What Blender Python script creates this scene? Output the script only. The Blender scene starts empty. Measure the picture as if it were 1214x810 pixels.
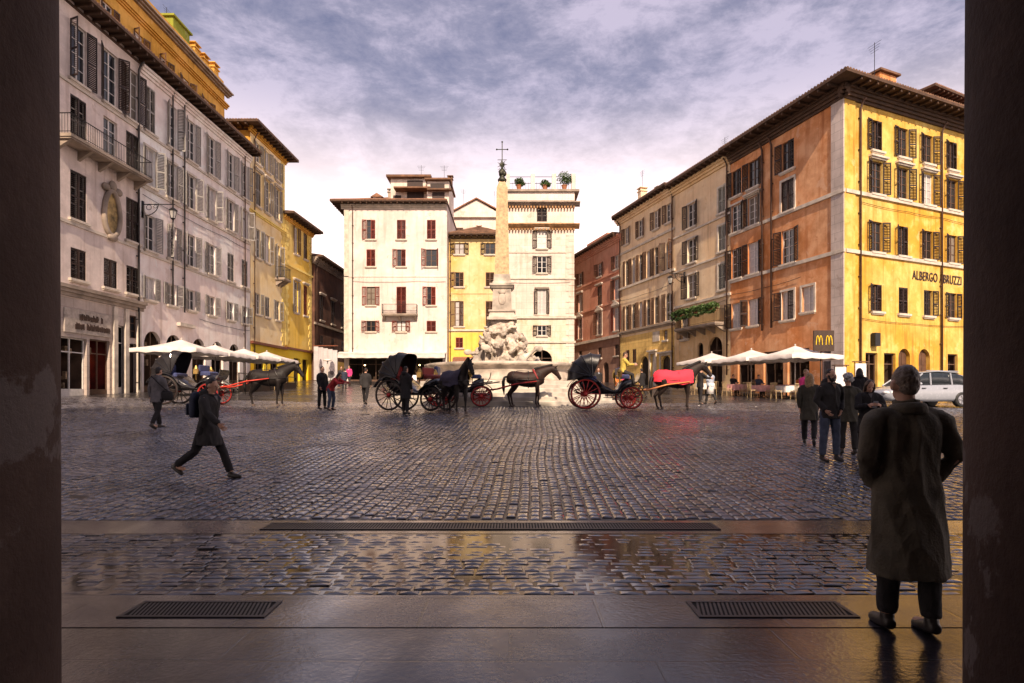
import bpy, math, random
from mathutils import Vector, Matrix, noise

random.seed(11)
SC = bpy.context.scene
COL = SC.collection
EYE = 1.55
F = 700.0                    # focal length in photo pixels (1214 wide)
R = math.radians

# ------------------------------------------------------------------ terrain
_prof = [(-200, 0), (7.4, 0), (10, .10), (12, .28), (24, .95), (30, 1.13), (45, 1.8), (64, 2.85), (110, 4.2), (700, 9)]
def _pz(y):
    for (a, za), (b, zb) in zip(_prof, _prof[1:]):
        if y <= b:
            return za + (zb - za) * (y - a) / (b - a)
    return _prof[-1][1]
def gz(x, y):
    """height of the square's paving (porch floor is 0)"""
    if y <= 7.4:
        return 0.0
    s = min(2.0, (y - 7.4))
    z = (_pz(y - s) + _pz(y - s / 2) + _pz(y) + _pz(y + s / 2) + _pz(y + s)) / 5
    z = max(0, z - 0.0)
    t = min(1, max(0, (y - 7.4) / 12))
    z += t * 0.022 * max(0, -x - 8) * (1 if x > -40 else 40 / max(40, -x))
    return z

# ------------------------------------------------------------------ tagging
def tag(o, label=None, cat=None, group=None, kind=None):
    if label: o['label'] = label
    if cat: o['category'] = cat
    if group: o['group'] = group
    if kind: o['kind'] = kind
    return o

def empty(name, loc=(0, 0, 0), rz=0, label=None, cat=None, group=None):
    o = bpy.data.objects.new(name, None)
    o.empty_display_size = .3
    COL.objects.link(o)
    o.location = loc
    o.rotation_euler = (0, 0, rz)
    return tag(o, label, cat, group)

def link(name, me, parent=None, M=None):
    o = bpy.data.objects.new(name, me)
    COL.objects.link(o)
    if parent: o.parent = parent
    if M is not None: o.matrix_local = M
    return o

def copy_tree(o, parent=None):
    c = o.copy(); COL.objects.link(c); c.parent = parent
    for ch in o.children:
        copy_tree(ch, c)
    return c

# ------------------------------------------------------------------ materials
MATS = {}
def nt_new(name):
    m = bpy.data.materials.new(name); m.use_nodes = True
    n = m.node_tree.nodes; b = n['Principled BSDF']
    return m, m.node_tree, b

def mat(name, col, rough=.6, metal=0, var=.25, scale=6, bump=.15, bscale=40, spec=.4, rnd=0.0, coat=0):
    """plain procedural surface: broken colour, uneven gloss, fine relief"""
    if name in MATS: return MATS[name]
    m, t, b = nt_new(name); N = t.nodes; L = t.links
    tc = N.new('ShaderNodeTexCoord')
    no = N.new('ShaderNodeTexNoise'); no.inputs['Scale'].default_value = scale; no.inputs['Detail'].default_value = 6
    L.new(tc.outputs['Object'], no.inputs['Vector'])
    rp = N.new('ShaderNodeValToRGB')
    rp.color_ramp.elements[0].position = .3; rp.color_ramp.elements[1].position = .72
    rp.color_ramp.elements[0].color = [c * (1 - var) for c in col] + [1]
    rp.color_ramp.elements[1].color = [min(1, c * (1 + var)) for c in col] + [1]
    L.new(no.outputs['Fac'], rp.inputs['Fac'])
    out = rp.outputs['Color']
    if rnd:
        oi = N.new('ShaderNodeObjectInfo')
        mr = N.new('ShaderNodeMapRange'); mr.inputs['To Min'].default_value = 1 - rnd; mr.inputs['To Max'].default_value = 1 + rnd
        L.new(oi.outputs['Random'], mr.inputs['Value'])
        hs = N.new('ShaderNodeHueSaturation'); L.new(mr.outputs['Result'], hs.inputs['Value']); L.new(out, hs.inputs['Color'])
        out = hs.outputs['Color']
    L.new(out, b.inputs['Base Color'])
    n2 = N.new('ShaderNodeTexNoise'); n2.inputs['Scale'].default_value = bscale; n2.inputs['Detail'].default_value = 4
    L.new(tc.outputs['Object'], n2.inputs['Vector'])
    rr = N.new('ShaderNodeMapRange'); rr.inputs['To Min'].default_value = max(.03, rough - .12); rr.inputs['To Max'].default_value = min(1, rough + .12)
    L.new(no.outputs['Fac'], rr.inputs['Value']); L.new(rr.outputs['Result'], b.inputs['Roughness'])
    bp = N.new('ShaderNodeBump'); bp.inputs['Strength'].default_value = bump; bp.inputs['Distance'].default_value = .02
    L.new(n2.outputs['Fac'], bp.inputs['Height']); L.new(bp.outputs['Normal'], b.inputs['Normal'])
    b.inputs['Metallic'].default_value = metal
    b.inputs['Specular IOR Level'].default_value = spec
    if coat: b.inputs['Coat Weight'].default_value = coat
    MATS[name] = m
    return m

def stucco(name, col, stain=(.25, .18, .13), amt=.55, patch=None, pamt=.35, blocks=None, seed=0.0):
    """old Roman plaster: cloudy wash, rain streaks, faded or bared patches; blocks=(w,h) adds faint ashlar joints"""
    if name in MATS: return MATS[name]
    m, t, b = nt_new(name); N = t.nodes; L = t.links
    tc = N.new('ShaderNodeTexCoord')
    mp = N.new('ShaderNodeMapping'); mp.inputs['Location'].default_value = (seed * 7.3, seed * 3.1, seed * 1.7)
    L.new(tc.outputs['Object'], mp.inputs['Vector'])
    def noise_(scale, detail=6, rough=.6, vec=None, dist=0):
        n = N.new('ShaderNodeTexNoise'); n.inputs['Scale'].default_value = scale; n.inputs['Detail'].default_value = detail
        n.inputs['Roughness'].default_value = rough; n.inputs['Distortion'].default_value = dist
        L.new(vec or mp.outputs['Vector'], n.inputs['Vector']); return n.outputs['Fac']
    def ramp(v, a, c):
        r = N.new('ShaderNodeMapRange'); r.inputs['From Min'].default_value = a; r.inputs['From Max'].default_value = c
        L.new(v, r.inputs['Value']); return r.outputs['Result']
    def mul(v, k):
        q = N.new('ShaderNodeMath'); q.operation = 'MULTIPLY'; L.new(v, q.inputs[0])
        if isinstance(k, float): q.inputs[1].default_value = k
        else: L.new(k, q.inputs[1])
        return q.outputs[0]
    def mix(f, a, c):
        x = N.new('ShaderNodeMix'); x.data_type = 'RGBA'
        L.new(f, x.inputs['Factor'])
        for s, k in ((a, 6), (c, 7)):
            if isinstance(s, tuple): x.inputs[k].default_value = (*s, 1)
            else: L.new(s, x.inputs[k])
        return x.outputs[2]
    big = noise_(.23, 5, .55, dist=.4)
    mid = noise_(1.1, 8, .68)
    sm = N.new('ShaderNodeMapping'); sm.inputs['Scale'].default_value = (2.6, 2.6, .16); L.new(mp.outputs['Vector'], sm.inputs['Vector'])
    streak = noise_(1.0, 7, .62, sm.outputs['Vector'])
    dark = tuple(c * .62 for c in col)
    light = patch or tuple(min(.88, c * 1.22 + .05) for c in col)
    c = mix(ramp(big, .38, .66), col, light)
    if pamt: c = mix(mul(ramp(mid, .52, .66), float(pamt)), c, light)
    c = mix(mul(ramp(streak, .5, .78), float(amt)), c, tuple(a * k for a, k in zip(col, (.62, .52, .45))))
    c = mix(mul(ramp(mid, .58, .36) , float(amt) * .55), c, dark)
    c = mix(mul(mul(ramp(streak, .56, .8), ramp(big, .55, .4)), float(amt)), c, stain)
    chip = noise_(.75, 10, .66, dist=.3)
    c = mix(mul(ramp(chip, .615, .632), .55), c, tuple(min(.85, a * .8 + .1) for a in light))
    c = mix(mul(ramp(chip, .385, .368), .5), c, tuple(a * b_ for a, b_ in zip(col, (.72, .66, .6))))
    hgt = noise_(26, 5, .7)
    if blocks:
        br = N.new('ShaderNodeTexBrick')
        br.inputs['Scale'].default_value = 1; br.inputs['Mortar Size'].default_value = .012
        br.inputs['Brick Width'].default_value = blocks[0]; br.inputs['Row Height'].default_value = blocks[1]
        sx = N.new('ShaderNodeSeparateXYZ'); cx = N.new('ShaderNodeCombineXYZ')
        L.new(tc.outputs['Object'], sx.inputs[0]); L.new(sx.outputs[0], cx.inputs[0]); L.new(sx.outputs[2], cx.inputs[1])
        L.new(cx.outputs[0], br.inputs['Vector'])
        c = mix(mul(br.outputs['Fac'], .55), c, tuple(a * .45 for a in col))
    L.new(c, b.inputs['Base Color'])
    b.inputs['Roughness'].default_value = .88; b.inputs['Specular IOR Level'].default_value = .2
    bp = N.new('ShaderNodeBump'); bp.inputs['Strength'].default_value = .35; bp.inputs['Distance'].default_value = .03
    ad = N.new('ShaderNodeMath'); ad.operation = 'ADD'; L.new(hgt, ad.inputs[0]); L.new(mid, ad.inputs[1])
    L.new(ad.outputs[0], bp.inputs['Height']); L.new(bp.outputs['Normal'], b.inputs['Normal'])
    MATS[name] = m
    return m

def paving(name, bw, rh, along_y, mortar, col, rough, rot=0, bump=.7, wet=.5, tint=.35, seed=0, film=.85, dome=1.3):
    """wet basalt setts / slabs laid in rows"""
    m, t, b = nt_new(name); N = t.nodes; L = t.links
    tc = N.new('ShaderNodeTexCoord')
    mp = N.new('ShaderNodeMapping')
    mp.inputs['Rotation'].default_value = (0, 0, R(90 if along_y else 0) + R(rot))
    L.new(tc.outputs['Object'], mp.inputs['Vector'])
    # the setts wander a little
    nw = N.new('ShaderNodeTexNoise'); nw.inputs['Scale'].default_value = .45; nw.inputs['Detail'].default_value = 3
    L.new(tc.outputs['Object'], nw.inputs['Vector'])
    vm = N.new('ShaderNodeVectorMath'); vm.operation = 'MULTIPLY_ADD'
    L.new(nw.outputs['Color'], vm.inputs[0]); vm.inputs[1].default_value = (.35, .35, 0) if bw < .5 else (.02, .02, 0); L.new(mp.outputs['Vector'], vm.inputs[2])
    br = N.new('ShaderNodeTexBrick')
    br.inputs['Scale'].default_value = 1; br.inputs['Brick Width'].default_value = bw; br.inputs['Row Height'].default_value = rh
    br.inputs['Mortar Size'].default_value = mortar; br.inputs['Mortar Smooth'].default_value = .35
    br.inputs['Color1'].default_value = [c * (1 - tint) for c in col] + [1]; br.inputs['Color2'].default_value = [c * (1 + tint) for c in col] + [1]
    br.inputs['Mortar'].default_value = [c * .12 for c in col] + [1]
    L.new(vm.outputs[0], br.inputs['Vector'])
    n1 = N.new('ShaderNodeTexNoise'); n1.inputs['Scale'].default_value = .35; n1.inputs['Detail'].default_value = 7; n1.inputs['Roughness'].default_value = .62; n1.inputs['Distortion'].default_value = .6
    L.new(tc.outputs['Object'], n1.inputs['Vector'])
    n2 = N.new('ShaderNodeTexNoise'); n2.inputs['Scale'].default_value = 30; n2.inputs['Detail'].default_value = 5
    L.new(tc.outputs['Object'], n2.inputs['Vector'])
    mr = N.new('ShaderNodeMapRange'); mr.inputs['From Min'].default_value = .38; mr.inputs['From Max'].default_value = .64
    mr.inputs['To Min'].default_value = rough * (1 - wet); mr.inputs['To Max'].default_value = rough * (1 + wet)
    L.new(n1.outputs['Fac'], mr.inputs['Value'])
    ad = N.new('ShaderNodeMath'); ad.operation = 'MULTIPLY_ADD'; ad.inputs[1].default_value = .12
    L.new(n2.outputs['Fac'], ad.inputs[0]); L.new(mr.outputs['Result'], ad.inputs[2]); L.new(ad.outputs[0], b.inputs['Roughness'])
    mx = N.new('ShaderNodeMix'); mx.data_type = 'RGBA'; mx.blend_type = 'MULTIPLY'; mx.inputs['Factor'].default_value = .6
    rp = N.new('ShaderNodeValToRGB'); rp.color_ramp.elements[0].position = .3; rp.color_ramp.elements[0].color = (.45, .42, .42, 1); rp.color_ramp.elements[1].position = .75
    L.new(n1.outputs['Fac'], rp.inputs['Fac']); L.new(br.outputs['Color'], mx.inputs[6]); L.new(rp.outputs['Color'], mx.inputs[7])
    L.new(mx.outputs[2], b.inputs['Base Color'])
    # each sett worn to its own polish
    rv = N.new('ShaderNodeRGBToBW'); L.new(br.outputs['Color'], rv.inputs[0])
    rm = N.new('ShaderNodeMath'); rm.operation = 'MULTIPLY_ADD'; rm.inputs[1].default_value = .9; L.new(rv.outputs[0], rm.inputs[0]); L.new(ad.outputs[0], rm.inputs[2]); L.new(rm.outputs[0], b.inputs['Roughness'])
    n4 = N.new('ShaderNodeTexNoise'); n4.inputs['Scale'].default_value = 4.5; n4.inputs['Detail'].default_value = 3
    L.new(tc.outputs['Object'], n4.inputs['Vector'])
    # relief: domed setts, tilted each its own way
    sub = N.new('ShaderNodeMath'); sub.operation = 'SUBTRACT'; sub.inputs[0].default_value = 1; L.new(br.outputs['Fac'], sub.inputs[1])
    a2 = N.new('ShaderNodeMath'); a2.operation = 'MULTIPLY_ADD'; a2.inputs[1].default_value = .35
    L.new(n2.outputs['Fac'], a2.inputs[0])
    a3 = N.new('ShaderNodeMath'); a3.operation = 'MULTIPLY_ADD'; a3.inputs[1].default_value = dome; L.new(n4.outputs['Fac'], a3.inputs[0]); L.new(sub.outputs[0], a3.inputs[2]); L.new(a3.outputs[0], a2.inputs[2])
    bp = N.new('ShaderNodeBump'); bp.inputs['Strength'].default_value = bump; bp.inputs['Distance'].default_value = .02
    L.new(a2.outputs[0], bp.inputs['Height']); L.new(bp.outputs['Normal'], b.inputs['Normal'])
    b.inputs['Specular IOR Level'].default_value = .8
    # standing water: a smooth film where the stones lie low
    n3 = N.new('ShaderNodeTexNoise'); n3.inputs['Scale'].default_value = .55; n3.inputs['Detail'].default_value = 6; n3.inputs['Roughness'].default_value = .6; n3.inputs['Distortion'].default_value = .8
    mp3 = N.new('ShaderNodeMapping'); mp3.inputs['Location'].default_value = (seed, 3.3, 0); mp3.inputs['Scale'].default_value = (1.3, .8, 1); L.new(tc.outputs['Object'], mp3.inputs['Vector']); L.new(mp3.outputs['Vector'], n3.inputs['Vector'])
    m3 = N.new('ShaderNodeMapRange'); m3.inputs['From Min'].default_value = .44; m3.inputs['From Max'].default_value = .66; m3.inputs['To Min'].default_value = .08; m3.inputs['To Max'].default_value = film
    L.new(n3.outputs['Fac'], m3.inputs['Value']); L.new(m3.outputs['Result'], b.inputs['Coat Weight'])
    b.inputs['Coat Roughness'].default_value = .13
    b2 = N.new('ShaderNodeBump'); b2.inputs['Strength'].default_value = .4; b2.inputs['Distance'].default_value = .02
    L.new(a2.outputs[0], b2.inputs['Height']); L.new(b2.outputs['Normal'], b.inputs['Coat Normal'])
    MATS[name] = m
    return m

def emit(name, col, s):
    m, t, b = nt_new(name)
    b.inputs['Base Color'].default_value = (*col, 1); b.inputs['Emission Color'].default_value = (*col, 1); b.inputs['Emission Strength'].default_value = s
    MATS[name] = m; return m

# ------------------------------------------------------------------ mesh builder
class MB:
    def __init__(s): s.v = []; s.f = []
    def add(s, vs, fs):
        n = len(s.v); s.v += [tuple(v) for v in vs]; s.f += [tuple(i + n for i in f) for f in fs]
    def box(s, x0, x1, y0, y1, z0, z1, M=None):
        vs = [Vector((x, y, z)) for z in (z0, z1) for y in (y0, y1) for x in (x0, x1)]
        if M is not None: vs = [M @ v for v in vs]
        s.add(vs, [(0, 2, 3, 1), (4, 5, 7, 6), (0, 1, 5, 4), (2, 6, 7, 3), (0, 4, 6, 2), (1, 3, 7, 5)])
        return s
    def bbox(s, x0, x1, y0, y1, z0, z1, c=.02, M=None):
        """box with chamfered upright and top edges"""
        def ring(d, z): 
            a, b2, e, f = x0 + d, x1 - d, y0 + d, y1 - d
            k = c
            return [(a + k, e, z), (b2 - k, e, z), (b2, e + k, z), (b2, f - k, z), (b2 - k, f, z), (a + k, f, z), (a, f - k, z), (a, e + k, z)]
        rs = [ring(0, z0), ring(0, z1 - c), ring(c * .9, z1)]
        vs = [Vector(p) for r in rs for p in r]
        if M is not None: vs = [M @ v for v in vs]
        fs = [tuple(reversed(range(8))), tuple(range(16, 24))]
        for k in range(2):
            for i in range(8):
                j = (i + 1) % 8; fs.append((k * 8 + i, k * 8 + j, k * 8 + 8 + j, k * 8 + 8 + i))
        s.add(vs, fs); return s
    def quad(s, a, b, c, d): s.add([a, b, c, d], [(0, 1, 2, 3)])
    def rings(s, rings, cap=True, closed=False):
        n = len(rings[0]); vs = [p for r in rings for p in r]; fs = []
        m = len(rings)
        for k in range(m if closed else m - 1):
            for i in range(n):
                j = (i + 1) % n; a, b = k * n, ((k + 1) % m) * n
                fs.append((a + i, a + j, b + j, b + i))
        if cap and not closed:
            fs.append(tuple(reversed(range(n)))); fs.append(tuple(range((m - 1) * n, m * n)))
        s.add(vs, fs); return s
    def tube(s, pts, r, n=8, cap=True, closed=False, flat=1.0):
        pts = [Vector(p) for p in pts]
        rs = r if isinstance(r, (list, tuple)) else [r] * len(pts)
        m = len(pts); out = []; up = None
        for i, p in enumerate(pts):
            if closed: d = pts[(i + 1) % m] - pts[i - 1]
            else: d = pts[min(i + 1, m - 1)] - pts[max(i - 1, 0)]
            d.normalize()
            if up is None:
                up = Vector((0, 0, 1)) if abs(d.z) < .9 else Vector((0, 1, 0))
            u = d.cross(up).normalized(); w = u.cross(d).normalized(); up = w
            out.append([p + u * (rs[i] * math.cos(2 * math.pi * k / n)) + w * (flat * rs[i] * math.sin(2 * math.pi * k / n)) for k in range(n)])
        return s.rings(out, cap, closed)
    def lathe(s, prof, n=16, c=(0, 0, 0), rot=0, cap=True):
        out = [[(c[0] + r * math.cos(2 * math.pi * k / n + rot), c[1] + r * math.sin(2 * math.pi * k / n + rot), c[2] + z) for k in range(n)] for r, z in prof]
        return s.rings(out, cap)
    def ell(s, c, rx, ry, rz, nu=12, nv=8, M=None):
        out = []
        for j in range(1, nv):
            th = math.pi * j / nv
            ring = [Vector((c[0] + rx * math.sin(th) * math.cos(2 * math.pi * k / nu), c[1] + ry * math.sin(th) * math.sin(2 * math.pi * k / nu), c[2] - rz * math.cos(th))) for k in range(nu)]
            out.append([M @ p for p in ring] if M is not None else ring)
        return s.rings(out, True)
    def loftz(s, st, n=14, M=None, p=1.0):
        """stations (z, rx, ry, cx, cy)"""
        out = []
        for q in st:
            z, rx, ry = q[:3]; cx, cy = (q[3], q[4]) if len(q) > 3 else (0, 0)
            ring = []
            for k in range(n):
                a = 2 * math.pi * k / n; ca, sa = math.cos(a), math.sin(a)
                ring.append(Vector((cx + rx * math.copysign(abs(ca) ** p, ca), cy + ry * math.copysign(abs(sa) ** p, sa), z)))
            out.append([M @ v for v in ring] if M is not None else ring)
        return s.rings(out, True)
    def loftx(s, st, n=14, p=1.0):
        """stations (x, z, ry, rz)"""
        out = []
        for x, z, ry, rz in st:
            ring = []
            for k in range(n):
                a = 2 * math.pi * k / n; ca, sa = math.cos(a), math.sin(a)
                ring.append(Vector((x, ry * math.copysign(abs(ca) ** p, ca), z + rz * math.copysign(abs(sa) ** p, sa))))
            out.append(ring)
        return s.rings(out, True)
    def prism(s, poly, z0, z1):
        n = len(poly)
        s.add([(x, y, z0) for x, y in poly] + [(x, y, z1) for x, y in poly],
              [tuple(reversed(range(n))), tuple(range(n, 2 * n))] + [(i, (i + 1) % n, n + (i + 1) % n, n + i) for i in range(n)])
        return s
    def torus(s, c, R_, r, axis='y', nR=28, nr=6):
        pts = []
        for k in range(nR):
            a = 2 * math.pi * k / nR; u, w = R_ * math.cos(a), R_ * math.sin(a)
            pts.append((c[0] + u, c[1], c[2] + w) if axis == 'y' else ((c[0] + u, c[1] + w, c[2]) if axis == 'z' else (c[0], c[1] + u, c[2] + w)))
        return s.tube(pts, r, nr, closed=True)
    def mesh(s, name, m=None, smooth=False):
        me = bpy.data.meshes.new(name); me.from_pydata(s.v, [], s.f); me.update()
        if m: me.materials.append(m)
        if smooth: me.shade_smooth()
        return me
    def build(s, name, m, parent=None, smooth=False, M=None):
        return link(name, s.mesh(name, m, smooth), parent, M)

def fuse(mb, voxel, m, name='body', smooth=2, extra=None, rough=0, rscale=3, zs=1.0, ridge=False):
    """union of overlapping closed shapes into ONE continuous skin"""
    me = mb.mesh('tmp'); o = bpy.data.objects.new('tmp', me); COL.objects.link(o)
    r = o.modifiers.new('r', 'REMESH'); r.mode = 'VOXEL'; r.voxel_size = voxel
    if smooth:
        q = o.modifiers.new('s', 'SMOOTH'); q.iterations = smooth; q.factor = .5
    dg = bpy.context.evaluated_depsgraph_get(); dg.update()
    out = bpy.data.meshes.new_from_object(o.evaluated_get(dg))
    bpy.data.objects.remove(o); bpy.data.meshes.remove(me)
    out.materials.clear()
    if extra and extra.v:
        nv = [tuple(v.co) for v in out.vertices]; nf = [tuple(p.vertices) for p in out.polygons]
        k = len(nv); nv += extra.v; nf += [tuple(i + k for i in f) for f in extra.f]
        o2 = bpy.data.meshes.new(name); o2.from_pydata(nv, [], nf); o2.update()
        bpy.data.meshes.remove(out); out = o2
    if rough:
        nn = [v.normal.copy() for v in out.vertices]
        for v, n_ in zip(out.vertices, nn):
            c = Vector((v.co.x * rscale, v.co.y * rscale, v.co.z * rscale * zs)); v.co += n_ * rough * ((.75 - 2.2 * abs(noise.noise(c)) - .8 * abs(noise.noise(c * 1.9))) if ridge else (noise.noise(c) + .6 * noise.noise(c * 2.3) + .35 * noise.noise(c * 5.1)))
    out.name = name
    out.materials.append(m); out.shade_smooth()
    return out

def text_mesh(txt, size, depth, m, name):
    cu = bpy.data.curves.new('t', 'FONT'); cu.body = txt; cu.size = size; cu.extrude = depth; cu.align_x = 'LEFT'; cu.space_character = 1.08
    o = bpy.data.objects.new('t', cu); COL.objects.link(o)
    dg = bpy.context.evaluated_depsgraph_get(); dg.update()
    me = bpy.data.meshes.new_from_object(o.evaluated_get(dg))
    bpy.data.objects.remove(o); bpy.data.curves.remove(cu)
    me.name = name; me.materials.clear(); me.materials.append(m)
    return me
# ------------------------------------------------------------------ shared materials
glass = mat('window_glass', (.018, .021, .026), .07, var=.5, scale=.7, bump=.03, bscale=2, spec=.6, rnd=.3)
curtain = mat('lace_curtain', (.5, .47, .46), .8, var=.15, scale=3, rnd=.25)
blind = mat('drawn_blind', (.20, .165, .13), .7, var=.3, scale=2, rnd=.3)
frame_w = mat('white_window_paint', (.62, .58, .54), .5, var=.15)
frame_d = mat('brown_window_paint', (.10, .055, .035), .5, var=.3)
sh_red = mat('red_brown_shutter', (.17, .026, .014), .55, var=.35, scale=3, rnd=.3)
sh_grey = mat('grey_shutter', (.27, .25, .23), .6, var=.2, scale=3, rnd=.18)
sh_dark = mat('dark_brown_shutter', (.026, .012, .009), .6, var=.35, scale=3, rnd=.3)
sh_brown = mat('brown_shutter', (.10, .048, .026), .6, var=.3, scale=3, rnd=.3)
stone = mat('travertine', (.56, .49, .41), .8, var=.25, scale=2.2, bump=.4, bscale=18)
stone_d = mat('weathered_travertine', (.30, .24, .19), .85, var=.35, scale=1.4, bump=.5, bscale=14)
marble = mat('fountain_marble', (.46, .39, .32), .6, var=.55, scale=1.6, bump=.5, bscale=12)
granite_red = mat('obelisk_granite', (.50, .35, .19), .65, var=.35, scale=7, bump=.8, bscale=9)
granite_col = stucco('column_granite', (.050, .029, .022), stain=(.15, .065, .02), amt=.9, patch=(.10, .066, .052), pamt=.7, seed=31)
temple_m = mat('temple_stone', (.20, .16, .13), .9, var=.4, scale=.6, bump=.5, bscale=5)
wood_eave = mat('eave_timber', (.075, .04, .024), .8, var=.4, scale=3, bump=.4)
tile = mat('roof_tile', (.24, .12, .07), .9, var=.45, scale=1.8, bump=.5, bscale=12)
tile_o = mat('old_roof_tile', (.16, .085, .05), .9, var=.5, scale=1.5, bump=.5, bscale=12)
iron = mat('dark_iron', (.02, .018, .018), .45, .4, var=.4, scale=8)
pipe_m = mat('copper_downpipe', (.10, .055, .04), .5, .3, var=.4, scale=3)
pipe_g = mat('zinc_downpipe', (.06, .055, .055), .45, .4, var=.4, scale=3)
canvas_w = mat('white_canvas', (.66, .60, .56), .85, var=.2, scale=1.6, bump=.2, bscale=6, rnd=.06)
brick_d = mat('dark_brick', (.11, .05, .032), .9, var=.5, scale=1.1, bump=.5)
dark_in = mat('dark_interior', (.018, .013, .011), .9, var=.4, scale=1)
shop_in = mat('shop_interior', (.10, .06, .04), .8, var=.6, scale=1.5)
letter_m = mat('dark_lettering', (.035, .015, .012), .5, var=.2)
leaf = mat('green_foliage', (.055, .10, .022), .55, var=.5, scale=5, rnd=.3)
terracotta = mat('terracotta', (.33, .13, .06), .85, var=.25)

st_white = stucco('white_plaster', (.62, .53, .48), stain=(.36, .27, .2), amt=.5, pamt=.35, seed=1)
st_grey = stucco('grey_white_plaster', (.83, .70, .65), stain=(.33, .25, .2), amt=.55, pamt=.35, seed=2)
st_near = stucco('faded_plaster', (.64, .54, .49), stain=(.26, .19, .15), amt=.65, pamt=.5, seed=3)
st_yel = stucco('yellow_plaster', (.66, .43, .14), amt=.5, patch=(.74, .6, .36), pamt=.6, seed=4)
st_yel2 = stucco('bright_yellow_plaster', (.80, .53, .08), amt=.4, patch=(.78, .58, .2), pamt=.35, seed=5)
st_och = stucco('ochre_plaster', (.60, .32, .05), stain=(.2, .1, .04), amt=.7, pamt=.3, seed=6)
st_mid = stucco('golden_plaster', (.84, .63, .30), amt=.4, patch=(.86, .74, .52), pamt=.5, seed=7)
st_pal = stucco('pale_ashlar', (.62, .53, .46), stain=(.4, .26, .13), amt=.5, pamt=.2, blocks=(1.5, .62), seed=8)
st_pink = stucco('pink_plaster', (.60, .27, .18), amt=.6, patch=(.66, .38, .27), pamt=.4, seed=9)
st_cream = stucco('cream_plaster', (.78, .56, .34), amt=.55, patch=(.82, .66, .46), pamt=.5, seed=10)
st_crm2 = stucco('warm_cream_plaster', (.76, .51, .26), amt=.6, patch=(.80, .62, .38), pamt=.55, seed=11)
st_base = stucco('yellow_stone_plaster', (.74, .48, .15), amt=.55, pamt=.4, blocks=(1.2, .5), seed=12)
st_or = stucco('orange_plaster', (.62, .23, .075), stain=(.22, .09, .045), amt=.95, patch=(.72, .40, .22), pamt=.7, seed=13)
st_ayel = stucco('amber_plaster', (.68, .37, .05), stain=(.27, .11, .03), amt=1.0, patch=(.76, .55, .18), pamt=.8, seed=14)
st_apier = stucco('grey_quoin', (.50, .42, .38), amt=.6, pamt=.4, blocks=(.9, .55), seed=15)
st_yelq = stucco('yellow_quoin', (.78, .56, .17), amt=.35, pamt=.3, seed=16)
st_board = stucco('grey_hoarding', (.44, .41, .42), amt=.5, pamt=.4, seed=17)
st_shop = stucco('shopfront_stone', (.46, .38, .33), stain=(.2, .15, .13), amt=.6, pamt=.4, blocks=(1.1, .6), seed=18)

# ------------------------------------------------------------------ windows
WM = {}
def q5(v): return round(v / .05) * .05
def frame_mesh(w, h, m, n=2, bars=2):
    k = ('f', w, h, m.name, n, bars)
    if k in WM: return WM[k]
    b = MB(); t = .07
    b.box(-w / 2, -w / 2 + t, .12, .19, 0, h); b.box(w / 2 - t, w / 2, .12, .19, 0, h)
    b.box(-w / 2 + t, w / 2 - t, .12, .19, 0, t); b.box(-w / 2 + t, w / 2 - t, .12, .19, h - t, h)
    for i in range(1, n):
        x = -w / 2 + w * i / n; b.box(x - .045, x + .045, .115, .185, t, h - t)
    zs = [h * (i + 1) / (bars + 1) for i in range(bars)]
    xs = [-w / 2 + t] + [v for i in range(1, n) for v in (-w / 2 + w * i / n - .045, -w / 2 + w * i / n + .045)] + [w / 2 - t]
    for z in zs:
        for a, c in zip(xs[::2], xs[1::2]): b.box(a, c, .13, .175, z - .02, z + .02)
    WM[k] = b.mesh('window', m); return WM[k]
def pane_mesh(w, h, m):
    k = ('p', w, h, m.name)
    if k in WM: return WM[k]
    b = MB(); b.box(-w / 2 + .03, w / 2 - .03, .16, .172, .03, h - .03)
    WM[k] = b.mesh('pane', m); return WM[k]
def leaf_mesh(w, h, m, side):
    """louvred leaf hinged at x=0; side=+1 extends to +x"""
    k = ('s', w, h, m.name, side)
    if k in WM: return WM[k]
    b = MB(); t = .06; d = .045
    def bx(x0, x1, y0, y1, z0, z1):
        b.box(min(side * x0, side * x1), max(side * x0, side * x1), y0, y1, z0, z1)
    bx(0.004, t, -d, 0, 0, h); bx(w - t, w - .004, -d, 0, 0, h)
    for z in (0, h * .46, h - .09): bx(t, w - t, -d + .003, -.003, z, z + .09)
    n = max(5, int(h / .105))
    for i in range(n):
        z = .1 + (h - .2) * (i + .5) / n
        if abs(z - h * .46 - .045) < .08: continue
        c = Matrix.Translation((side * w / 2, -d / 2, z)) @ Matrix.Rotation(R(38), 4, 'X')
        b.box(-(w - 2 * t) / 2, (w - 2 * t) / 2, -.03, .03, -.006, .006, c)
    WM[k] = b.mesh('shutter', m); return WM[k]
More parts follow.
